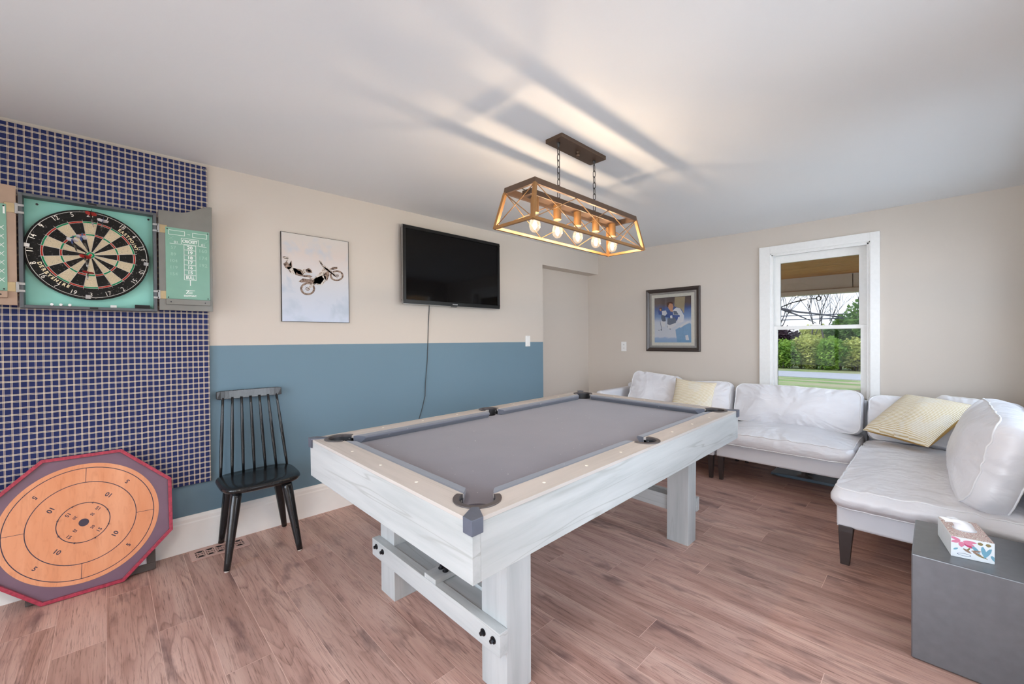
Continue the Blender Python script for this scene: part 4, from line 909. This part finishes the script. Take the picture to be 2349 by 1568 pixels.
# ------------------------------------------------------------------ leather sectional
def cushion(mb, M, W, D, Hb, crown, rc=.06, wr=.010, seed=0, K=18, N=240, bulge=.015, fr=7.0, sag=0.0):
    off = Vector((seed*3.7, seed*1.9, seed*5.3)); per = []
    # rounded rectangle, even arc length
    segs = []; hw, hd = W/2-rc, D/2-rc
    for (cx_, cy_, a0) in ((hw, hd, 0), (-hw, hd, PI/2), (-hw, -hd, PI), (hw, -hd, 3*PI/2)):
        segs += [(cx_+rc*math.cos(a0+i*PI/12), cy_+rc*math.sin(a0+i*PI/12)) for i in range(7)]
    pts = [Vector((*p, 0)) for p in segs]+[Vector((*segs[0], 0))]; tot = sum((pts[i+1]-pts[i]).length for i in range(len(pts)-1)); acc = 0; i = 0
    for n_ in range(N):
        tgt = tot*n_/N
        while acc+(pts[i+1]-pts[i]).length < tgt: acc += (pts[i+1]-pts[i]).length; i += 1
        per.append(pts[i].lerp(pts[i+1], (tgt-acc)/max(1e-9, (pts[i+1]-pts[i]).length)))
    rings = []
    ss = [1-(1-(j_/K))**1.0 for j_ in range(K+1)]
    for j_ in range(K+1): s_ = max(.02, math.sin(j_/K*PI/2)); rings.append((s_, -Hb/2-crown*.35*(1-s_**3)))
    for t in (.2, .4, .6, .8): rings.append((1+bulge*math.sin(PI*t)/(W/2), -Hb/2+Hb*t))
    for j_ in range(K, -1, -1): s_ = max(.02, math.sin(j_/K*PI/2)); rings.append((s_, Hb/2+crown*(1-s_**2.6)))
    v = []; edge_top = []; edge_bot = []
    for ri, (s_, z) in enumerate(rings):
        for pi_, p in enumerate(per):
            q = Vector((p.x*s_, p.y*s_, z)); nq = q+off
            a = noise.noise(nq*fr); b = noise.noise(Vector((nq.x*fr*2.6, nq.y*fr*2.6, nq.z*fr*1.2))); c_ = noise.noise(nq*2.2)
            d = wr*(-abs(a)*1.0-abs(b)*.55)+wr*.9*c_+wr*.7
            arc_ = tot*pi_/N
            pl_ = noise.noise(Vector((arc_*26+2.0*noise.noise(nq*4), seed*7.1, .5*s_)))*math.exp(-((1-min(1, s_))/.22)**2)
            d += wr*.55*pl_
            ed = .45+.55*min(1, s_)
            q.z += (d*ed if z > 0 else -d*.3) - (sag*(1-s_*s_) if z > 0 else 0)
            q.x *= 1+d*.25/W; q.y *= 1+d*.25/D; q = M @ q; v.append(q)
        if ri == K: edge_bot = v[-N:]
        if ri == K+5: edge_top = v[-N:]
    R = len(rings); f = [(a*N+i, a*N+(i+1) % N, (a+1)*N+(i+1) % N, (a+1)*N+i) for a in range(R-1) for i in range(N)]
    f += [tuple(range(N))[::-1], tuple((R-1)*N+i for i in range(N))]
    mb.add(v, f, 0, True); return edge_top, edge_bot
def add_cushion(name, root, M, *a, pipe=True, **kw):
    mb = MB(); et, eb = cushion(mb, M, *a, **kw); o = mb.build(name, m_leather, root)
    if pipe: MB().tube(et, .0042, 6, True).build('piping', m_pipe, o); MB().tube(eb, .0042, 6, True).build('piping', m_pipe, o)
    return o
def tleg(root, x, y, ht=.215, w=.045, dx=0, dy=0):
    v = []
    for s_, z in ((.62, 0), (1.0, ht*.86), (1.0, ht)):
        for (a, b) in ((-1, -1), (1, -1), (1, 1), (-1, 1)): v.append((x+dx*(1-z/ht)+a*w/2*s_, y+dy*(1-z/ht)+b*w/2*s_, z))
    MB().add(v, [(i+4*k_, (i+1) % 4+4*k_, (i+1) % 4+4+4*k_, i+4+4*k_) for k_ in range(2) for i in range(4)]+[(3, 2, 1, 0), (8, 9, 10, 11)]).build('leg', m_legwood, root, .0015)
T_ = lambda x, y, z: Matrix.Translation((x, y, z))
SB, ST = .208, .325
def base(root, x0, x1, y0, y1):
    o = MB().box(x0, x1, y0, y1, SB, ST).build('base', m_leather2, root, .012, 3)
    z = SB+.003; MB().tube([(x0+.006, y0+.006, z), (x1-.006, y0+.006, z), (x1-.006, y1-.006, z), (x0+.006, y1-.006, z)], .0045, 6, True).build('piping', m_pipe, o); return o
def rbar(root, nm, x0, x1, y0, y1, z0, z1, r=.03): MB().box(x0, x1, y0, y1, z0, z1).build(nm, m_leather2, root, r, 5)
BK = 4.545
# left section
sl = thing('sofa_section', (-1.97, 4.15, 0), 'pale leather sofa section behind the pool table, left of the window', 'sofa', 'pale leather sectional sofa')
base(sl, -2.60, -1.362, 3.77, BK)
for x, y in ((-2.56, 3.81), (-1.395, 3.805), (-2.56, 4.5), (-1.40, 4.5)): tleg(sl, x, y)
rbar(sl, 'backrest', -2.60, -1.362, 4.455, BK, ST, .705)
rbar(sl, 'armrest', -2.605, -2.525, 3.80, 4.45, ST, .665)
add_cushion('seat_cushion', sl, T_(-1.95, 4.10, .395), 1.11, .72, .10, .035, wr=.014, seed=1)
add_cushion('back_cushion', sl, T_(-2.17, 4.30, .62) @ Euler((1.12, .10, .15)).to_matrix().to_4x4(), .52, .42, .10, .05, wr=.02, seed=2, fr=6)
add_cushion('back_cushion', sl, T_(-1.655, 4.34, .60) @ Euler((1.25, -.05, 0)).to_matrix().to_4x4(), .52, .36, .10, .05, wr=.018, seed=3)
# middle section
sm_ = thing('sofa_section', (-.88, 4.15, 0), 'pale leather sofa section directly below the window', 'sofa', 'pale leather sectional sofa')
base(sm_, -1.345, -.405, 3.78, BK)
for x, y in ((-1.315, 3.815), (-.44, 3.815), (-1.31, 4.5), (-.44, 4.5)): tleg(sm_, x, y)
rbar(sm_, 'backrest', -1.345, -.405, 4.455, BK, ST, .712)
add_cushion('seat_cushion', sm_, T_(-.878, 4.075, .385), .915, .69, .095, .050, wr=.013, seed=4)
add_cushion('back_cushion', sm_, T_(-.885, 4.325, .615) @ Euler((1.30, 0, 0)).to_matrix().to_4x4(), .915, .345, .10, .045, wr=.016, seed=5)
# right section
sr = thing('sofa_section', (0, 3.65, 0), 'pale leather chaise section at the right, next to the grey side table', 'sofa', 'pale leather sectional sofa')
base(sr, -.385, .405, 2.84, BK)
tleg(sr, -.345, 2.868, w=.062, dx=-.006); tleg(sr, .37, 2.875, w=.05); tleg(sr, -.34, 4.5); tleg(sr, .37, 4.5)
rbar(sr, 'backrest', -.395, .41, 4.455, BK, ST, .735)
rbar(sr, 'armrest', .345, .415, 2.90, 4.50, ST, .745)
add_cushion('seat_cushion', sr, T_(-.034, 3.50, .380), .70, 1.44, .095, .045, wr=.014, seed=6, N=280, bulge=.02, rc=.05)
add_cushion('back_cushion', sr, T_(-.14, 4.33, .595) @ Euler((1.30, 0, 0)).to_matrix().to_4x4(), .47, .34, .10, .045, wr=.014, seed=7)
add_cushion('back_cushion', sr, T_(.205, 3.31, .635) @ Euler((0, -1.28, 0)).to_matrix().to_4x4(),   .43, .98, .14, .080, wr=.015, seed=8, rc=.10, fr=5)
add_cushion('back_cushion', sr, T_(.165, 4.16, .62) @ Euler((1.15, 0, -.5)).to_matrix().to_4x4(), .42, .36, .10, .05, wr=.016, seed=9)

def pillow(M, S, lab, t=.085, edge=True):
    o = bpy.data.objects.new('throw_pillow', None); C.objects.link(o); place(o, M); tag(o, lab, 'pillow', 'striped throw pillows')
    def sh(u, v, sg):
        u, v = u*2-1, v*2-1; x = S/2*u*(1-.07*(1-v*v)); y = S/2*v*(1-.07*(1-u*u)); th = t*max(0, (1-u*u)*(1-v*v))**.42
        th += .006*noise.noise(Vector((x*9, y*9, sg*3))) if th > .01 else 0
        return (x, y, sg*th)
    MB().grid(lambda u, v: sh(u, v, 1), 36, 36).build('front', m_pillow, o, local=True)
    MB().grid(lambda u, v: sh(u, v, -1), 36, 36).build('back', m_pillow_edge, o, local=True)
def poseM(bl, br, tl):
    bl, br, tl = Vector(bl), Vector(br), Vector(tl); ex = (br-bl); ey = tl-bl; c_ = bl+ex/2+ey/2; return frameM(c_, ex, ey), (ex.length+ey.length)/2
Mp, S = poseM((-.390, 4.045, .536), (-.043, 3.775, .522), (-.163, 4.320, .792)); pillow(Mp, .445, 'mustard striped throw pillow tipped on the right sofa section')
Mp, S = poseM((-1.915, 4.11, .465), (-1.52, 4.15, .44), (-1.93, 4.27, .80)); pillow(Mp, .40, 'cream striped throw pillow upright on the sofa behind the pool table', .07)

# pedestal base under the sofa
fb = thing('lamp_pedestal', (-.80, 4.24, 0), 'glossy black square pedestal base with a chrome stem under the sofa', 'lamp base')
m_gblk = NT('gloss_base_reflection_tint').set(lin(104, 124, 138), .10, .1, .6).m  # black plate lightened to blue-grey, its reflection put into the base colour
MB().box(-1.04, -.56, 4.235, 4.44, .012, .030).box(-1.0, -.6, 4.26, 4.42, 0, .013).build('plate', m_gblk, fb, .002)
MB().lathe([(.06, .030), (.05, .036), (.024, .042), (.022, .205)], 24, T_(-.80, 4.30, 0)).build('stem', m_silver, fb)

# ------------------------------------------------------------------ side table and tissue box
sb = thing('side_table', (.14, 2.41, 0), 'grey brushed cube side table in the right foreground', 'side table')
MB().box(-.07, .362, 2.203, 2.628, .003, .403).build('cube', m_boxmetal, sb, .004, 2)
MB().box(-.055, .345, 2.22, 2.61, 0, .004).build('plinth', m_black, sb)
TB = frameM((.036, 2.285, .4035), (.985, .17, 0), (-.17, .985, 0)); tx_, ty_, tzz = .112, .205, .076
tbx = thing('tissue_box', TB.translation, 'floral tissue box standing on the grey side table', 'tissue box')
k = NT('printed_leafy_top'); w_ = k.n('TexWave', wave_type='BANDS', bands_direction='DIAGONAL'); w_.inputs['Scale'].default_value = 40; w_.inputs['Distortion'].default_value = 14; w_.inputs['Detail'].default_value = 2; k.l(k.coord(), w_.inputs['Vector'])
k.set(k.ramp(w_.outputs['Fac'], [(.0, lin(160, 118, 110)), (.25, lin(232, 224, 214)), (.6, lin(240, 236, 228)), (.95, lin(196, 150, 148))]), .5); m_ttop = k.m
m_tbox = plain('white_carton', lin(232, 238, 242), .45, var=.02)
cbx = MB().box(0, tx_, 0, ty_, 0, tzz, M=TB).build('carton', m_tbox, tbx, .0012)
MB().box(.001, tx_-.001, .001, ty_-.001, tzz+.0002, tzz+.0006, M=TB).build('top_print', m_ttop, cbx)
op = MB().add([TB @ Vector((tx_/2+.034*math.cos(a*PI/12), ty_/2+.034*math.sin(a*PI/12), tzz+.0009)) for a in range(24)], [tuple(range(24))]).build('opening', m_paper, cbx)
m_pink, m_mag, m_teal2, m_brown2, m_olive, m_badge = [plain(n_, lin(*c_), .5) for n_, c_ in (('print_pink', (216, 130, 158)), ('print_magenta', (196, 66, 112)), ('print_teal', (116, 168, 190)), ('print_brown', (150, 122, 106)), ('print_olive', (142, 126, 84)), ('print_badge', (66, 88, 130)))]
FMx = TB @ Matrix(((1, 0, 0, 0), (0, 0, -1, -.0006), (0, 1, 0, 0), (0, 0, 0, 1)))     # front face: local x across, y up
fp = MB()
def petal(x, y, L, w_, a, mi, z):
    pts = []
    for i in range(15): t = i/14; pts.append((L*t, w_*math.sin(PI*t)**.8))
    for i in range(14, -1, -1): t = i/14; pts.append((L*t, -w_*math.sin(PI*t)**.8))
    c_, s_ = math.cos(a), math.sin(a); fp.flat([(min(tx_-.001, max(.001, x+c_*p-s_*q)), min(tzz-.001, max(.001, (y+s_*p+c_*q)*.64))) for p, q in pts[1:-2]], z, mi, FMx)
for i, (x, y, L, w_, a, mi) in enumerate(((.028, .098, .040, .007, 2.6, 0), (.028, .098, .040, .009, .1, 0), (.030, .098, .036, .008, -.5, 0), (.028, .098, .034, .008, -1.6, 0), (.026, .098, .030, .008, 3.6, 0), (.034, .096, .036, .008, -.95, 1), (.030, .06, .034, .005, -.8, 3), (.05, .05, .03, .005, .3, 3), (.055, .05, .03, .005, -.6, 3), (.052, .088, .05, .006, -1.1, 2), (.080, .095, .072, .006, -1.45, 2), (.104, .09, .07, .006, -1.85, 2), (.102, .05, .045, .006, -1.2, 2), (.074, .112, .020, .007, -1.4, 4), (.096, .112, .020, .007, -1.6, 4), (.06, .04, .04, .004, -.5, 4), (.006, .04, .02, .004, .9, 2), (.05, .07, .028, .003, -1.9, 4))): petal(x, y, L, w_, a, mi, .0002*(1+i % 4)*.3)
fp.flat([(.034+.018*math.cos(a*PI/12), .014+.005*math.sin(a*PI/12)) for a in range(24)], .0005, 5, FMx); fp.flat([(.034+.016*math.cos(a*PI/12), .014+.0038*math.sin(a*PI/12)) for a in range(24)], .0006, 6, FMx)
fp.build('front_print', [m_pink, m_mag, m_teal2, m_brown2, m_olive, m_badge, m_tbox], cbx)
m_tis = plain('white_tissue', lin(240, 240, 242), .8, var=.01)
def tissue(u, v):
    a = u*2*PI; hgt = v; r0 = .030*(1-.45*v); x = tx_/2+r0*math.cos(a)*1.0-.052*v*v; y = ty_/2+r0*.75*math.sin(a)-.01*v
    z = tzz+.001+.032*math.sin(v*PI*.62)+.008*math.sin(a*3+v*4)*v
    return (x+.006*math.sin(a*5)*v, y, max(tzz+.001, z))
MB().grid(tissue, 40, 12, M=TB).build('tissue', m_tis, tbx)

# ------------------------------------------------------------------ outdoors, seen through the window
k = NT('lawn'); a_ = k.noise(k.coord(), 1.1, 5); b_ = k.noise(k.coord((1, 6, 1)), .25, 4)
k.set(k.mix(k.ramp(b_, [(.42, (0, 0, 0)), (.6, (.9, .9, .9))]), k.ramp(a_, [(.3, lin(92, 128, 62)), (.7, lin(140, 164, 92))]), lin(176, 162, 136)), .95); m_lawn = k.m
m_road = plain('pale_asphalt', lin(176, 176, 182), .9, scale=3); m_terr = plain('bounce_concrete', lin(232, 230, 226), .9)
m_deck = plain('porch_deck_grey', lin(190, 186, 178), .8)
GZ = -.6
tag(MB().box(-60, 60, YB+3.3, 75, GZ-.2, GZ).build('lawn', m_lawn), 'green lawn beyond the porch', 'lawn', kind='structure')
tag(MB().box(-60, 60, 22.2, 25.6, GZ-.05, GZ+.03).build('road', m_road), 'pale road crossing behind the lawn', 'road', kind='structure')
tag(MB().box(-8, 6, YB+.15, YB+3.3, GZ-.2, -.03).build('porch_deck', m_deck), 'grey porch deck outside', 'deck', kind='structure')
tag(MB().box(-9, 9, -12, YF-.13, GZ-.2, -.12).box(XR+.13, 12, -12, YB+.14, GZ-.2, -.12).build('bounce_slab', m_terr), 'pale unseen slab added outside to bounce daylight into the room', 'bounce_slab', kind='structure')  # pale ground added out of view to bounce daylight onto the ceiling
# porch roof: boards, beam and fascia
pr = thing('porch_roof', (-1.5, 6.2, 2.1), 'brown timber porch ceiling with a beige painted beam outside the window', 'porch roof')
k = NT('stained_cedar'); n1 = k.noise(k.coord((1.2, 26, 26), rnd=True), 1.5, 5, .6, .4); k.set(k.ramp(n1, [(.3, lin(120, 78, 38)), (.5, lin(186, 130, 72)), (.75, lin(212, 160, 96))]), .6); m_cedar = k.m
y = YB+.15
while y < 7.72: MB().box(-7, 5, y, y+.128, 2.15, 2.17).build('ceiling_board', m_cedar, pr, .006, 1); y += .136
MB().box(-7, 5, 7.72, 7.80, 1.94, 2.19).build('beam', m_porchpaint, pr, .004); MB().box(-7, 5, 7.68, 7.84, 1.875, 1.94).build('beam_cap', m_porchpaint, pr, .006)
MB().box(-.86, -.853, 7.717, 7.722, 1.95, 2.14).build('beam_joint', m_dark, pr)
MB().box(-7, 5, YB+.15, 7.9, 2.2, 2.24).build('roof_deck', m_cabgrey, pr)
for x in (-5.2, 3.2): MB().box(x-.07, x+.07, 7.70, 7.84, -.03, 1.88).build('post', m_porchpaint, pr, .004)
hk = thing('hanging_ring', (-1.263, 7.75, 1.875), 'dark ring hook with a curved arm hanging under the porch beam', 'hook')
MB().tube([(-1.263, 7.75, 1.875), (-1.263, 7.75, 1.845)], .006, 6).build('stem', m_chain, hk)
MB().tube([(-1.263+.03*math.cos(a*PI/8), 7.75, 1.815+.03*math.sin(a*PI/8)) for a in range(16)], .007, 6, True).build('ring', m_chain, hk)
MB().tube([(-1.293, 7.75, 1.815), (-1.42, 7.75, 1.815), (-1.60, 7.75, 1.775), (-1.74, 7.75, 1.72), (-1.80, 7.75, 1.66), (-1.76, 7.75, 1.63)], .008, 6).build('arm', m_chain, hk)
m_bark = plain('grey_bark', lin(84, 78, 80), .9); m_bark2 = plain('dark_bark', lin(72, 72, 80), .9)
tag(MB().tube([(-4.5, 12, -.62), (-4.35, 12, .6), (-4.2, 12, 1.7), (-3.7, 12, 2.22), (-3.2, 12, 2.12), (-2.75, 12, 1.94), (-2.4, 12, 1.77), (-2.0, 12, 1.55)], lambda t: .085-.078*t, 8).tube([(-2.85, 12, 1.98), (-2.4, 12, 1.84), (-2.0, 12, 1.77), (-1.5, 12, 1.66)], lambda t: .028-.014*t, 6).build('bare_branch', m_bark2), 'thick dark bare branch slanting across the upper window view', 'branch')
m_wire2 = plain('utility_wire', lin(70, 74, 90), .7)
for z, lab in ((2.30, 'upper utility wire behind the bare branches'), (2.06, 'lower utility wire behind the bare branches')): tag(MB().tube([(-40+8*i, 30, z+.2+.002*(i-5)**2) for i in range(11)], .028, 5).build('utility_wire', m_wire2), lab, 'wire')
def foliage(n, rx, ry, rz, leaf, seed, base=0.0):
    r_ = random.Random(seed); V = []; F = []
    for i in range(n):
        th = r_.uniform(0, 2*PI); cz = r_.uniform(-1, 1); rad = (r_.random()**.35)
        s_ = math.sqrt(max(0, 1-cz*cz)); nz = 1+.35*noise.noise(Vector((math.cos(th)*1.7+seed, math.sin(th)*1.7, cz*1.7)))
        p = Vector((rx*rad*s_*math.cos(th)*nz, ry*rad*s_*math.sin(th)*nz, base+rz+rz*rad*cz*nz))
        if p.z < .02: p.z = r_.uniform(.02, .3)
        e = Euler((r_.uniform(-1, 1), r_.uniform(-1, 1), r_.uniform(0, 6))).to_matrix(); l = leaf*r_.uniform(.6, 1.3); b = len(V)
        for q in ((0, -l, 0), (l*.55, 0, l*.12), (0, l, 0), (-l*.55, 0, l*.12)): V.append(tuple(p+e @ Vector(q)))
        F += [(b, b+1, b+2), (b, b+2, b+3)]
    return V, F
def leafmat(name, c1, c2):
    k = NT(name); a = k.noise(k.coord(), 2.2, 3); k.set(k.ramp(a, [(.3, c1), (.7, c2)]), .6, 0, .3)
    t = k.n('BsdfTranslucent'); k.l(k.ramp(a, [(.3, c1), (.7, c2)]), t.inputs[0]); mx = k.n('MixShader'); mx.inputs[0].default_value = .35
    k.l(k.p.outputs[0], mx.inputs[1]); k.l(t.outputs[0], mx.inputs[2]); k.l(mx.outputs[0], k.out.inputs[0]); return k.m
m_lf1 = leafmat('bright_green_leaves', lin(104, 150, 62), lin(168, 196, 92)); m_lf2 = leafmat('yellow_green_leaves', lin(158, 170, 84), lin(220, 220, 140)); m_lf3 = leafmat('deep_green_leaves', lin(66, 106, 52), lin(118, 150, 74)); m_lf4 = leafmat('plum_leaves', lin(62, 46, 56), lin(96, 72, 82))
def bush(nm, loc, n, rx, ry, rz, leaf, mat, lab, seed, trunk=0, cat='bush'):
    r = thing(nm, loc, lab, cat); V, F = foliage(n, rx, ry, rz, leaf, seed, trunk)
    MB().add(V, F).build('foliage', mat, r, local=True)
    if trunk: MB().tube([(0, 0, 0), (.05, 0, trunk*.6), (0, .05, trunk+rz)], lambda t: .14-.08*t, 8).build('trunk', m_bark2, r, local=True)
    else:
        s_ = MB(); q = random.Random(seed)
        for i in range(14): a = q.uniform(0, 6.28); s_.tube([(rx*.5*math.cos(a), ry*.5*math.sin(a), 0), (rx*.6*math.cos(a), ry*.6*math.sin(a), rz)], .02, 4)
        s_.build('stems', m_bark, r, local=True)
bush('shrub', (-6.35, 28.3, GZ), 2600, .95, .9, .80, .095, m_lf1, 'bright green shrub at the left of the window view', 21)
bush('shrub', (-5.15, 28.6, GZ), 2600, .85, .9, .95, .095, m_lf2, 'yellow green shrub in the centre of the window view', 22)
bush('shrub', (-4.05, 28.3, GZ), 2600, .85, .9, .90, .095, m_lf1, 'green shrub right of the yellow one behind the road', 23)
bush('shrub', (-2.95, 28.6, GZ), 2600, .85, .9, .85, .095, m_lf2, 'yellow green shrub at the right of the window view', 24)
bush('shrub', (-7.9, 28.6, GZ), 2000, 1.1, 1.0, .9, .11, m_lf1, 'green shrub left beyond the window edge', 27)
bush('shrub', (-1.5, 28.6, GZ), 2000, 1.1, 1.0, .9, .11, m_lf3, 'deep green shrub right beyond the window edge', 28)
bush('plum_tree', (-7.0, 31.2, GZ), 3000, 1.0, 1.0, .95, .12, m_lf4, 'dark plum leaved tree at the left of the window view', 25, .5, 'tree')
bush('green_tree', (-3.75, 31.2, GZ), 3600, .95, 1.0, 1.25, .11, m_lf3, 'tall deep green tree rising right of the shrubs', 26, .7, 'tree')
bush('leafy_tree', (-1.55, 17.2, GZ), 900, .55, .6, .62, .085, m_lf3, 'nearer leafy tree at the right edge of the window view', 29, 1.75, 'tree')
bush('pale_tree', (-6.2, 36.0, GZ), 3000, 1.2, 1.2, 1.0, .12, m_lf2, 'pale green tree standing behind the shrubs', 30, .6, 'tree')
def bare_tree(x, y, ht, seed, lab):
    q = random.Random(seed); mb = MB()
    def br(p, d, L, r, dep):
        e = p+d*L; mid = p.lerp(e, .5)+Vector((q.uniform(-1, 1), q.uniform(-1, 1), 0))*L*.05; mb.tube([p, mid, e], lambda t: r*(1-.4*t), 4)
        if dep == 0: return
        for i in range(3 if dep > 1 else 2):
            nd = (d+Vector((q.uniform(-.65, .65), q.uniform(-.3, .3), q.uniform(-.05, .45)))).normalized(); br(p.lerp(e, q.uniform(.55, 1)), nd, L*q.uniform(.55, .78), r*.55, dep-1)
    br(Vector((x, y, GZ)), Vector((q.uniform(-.1, .1), 0, 1)), ht*.36, .07, 5); tag(mb.build('bare_tree', m_bark), lab, 'tree')
bare_tree(-7.6, 33, 7.0, 41, 'bare tree at the left of the window sky'); bare_tree(-6.0, 34.6, 7.6, 42, 'leaning bare tree in the middle of the window sky'); bare_tree(-5.0, 33, 7.0, 43, 'slim bare tree just right of the middle'); bare_tree(-3.9, 34.6, 7.4, 44, 'bare tree at the right of the window sky')
# white wicker porch chair just below the window
wc = thing('wicker_chair', (-.60, 5.55, -.03), 'white wicker chair top on the porch outside the window', 'chair')
m_wick = plain('white_wicker', lin(226, 226, 226), .6)
hoop = [(-.60+.25*math.cos(PI*i/16), 5.75+.03*math.sin(PI*i/16), .45+.19*math.sin(PI*i/16)) for i in range(17)]
MB().tube([(-.35, 5.72, -.03)]+hoop+[(-.85, 5.72, -.03)], .018, 8).build('back_hoop', m_wick, wc)
lt = MB()
for i in range(1, 12): t = i/12; p = hoop[int(t*16)]; lt.cyl((p[0], p[1], p[2]), (p[0], p[1], .3), .007, n=6)
for i in range(5): zz = .34+.06*i; hw = .25*math.sqrt(max(.02, 1-max(0, (zz-.45)/.19)**2)) if zz > .45 else .25; lt.cyl((-.60-hw, 5.75, zz), (-.60+hw, 5.75, zz), .006, n=6)
lt.build('lattice', m_wick, wc)
MB().box(-.85, -.35, 5.25, 5.75, .30, .36).build('seat', m_wick, wc, .01)
for x in (-.83, -.37): MB().cyl((x, 5.28, -.03), (x, 5.28, .31), .018, n=8).build('leg', m_wick, wc)
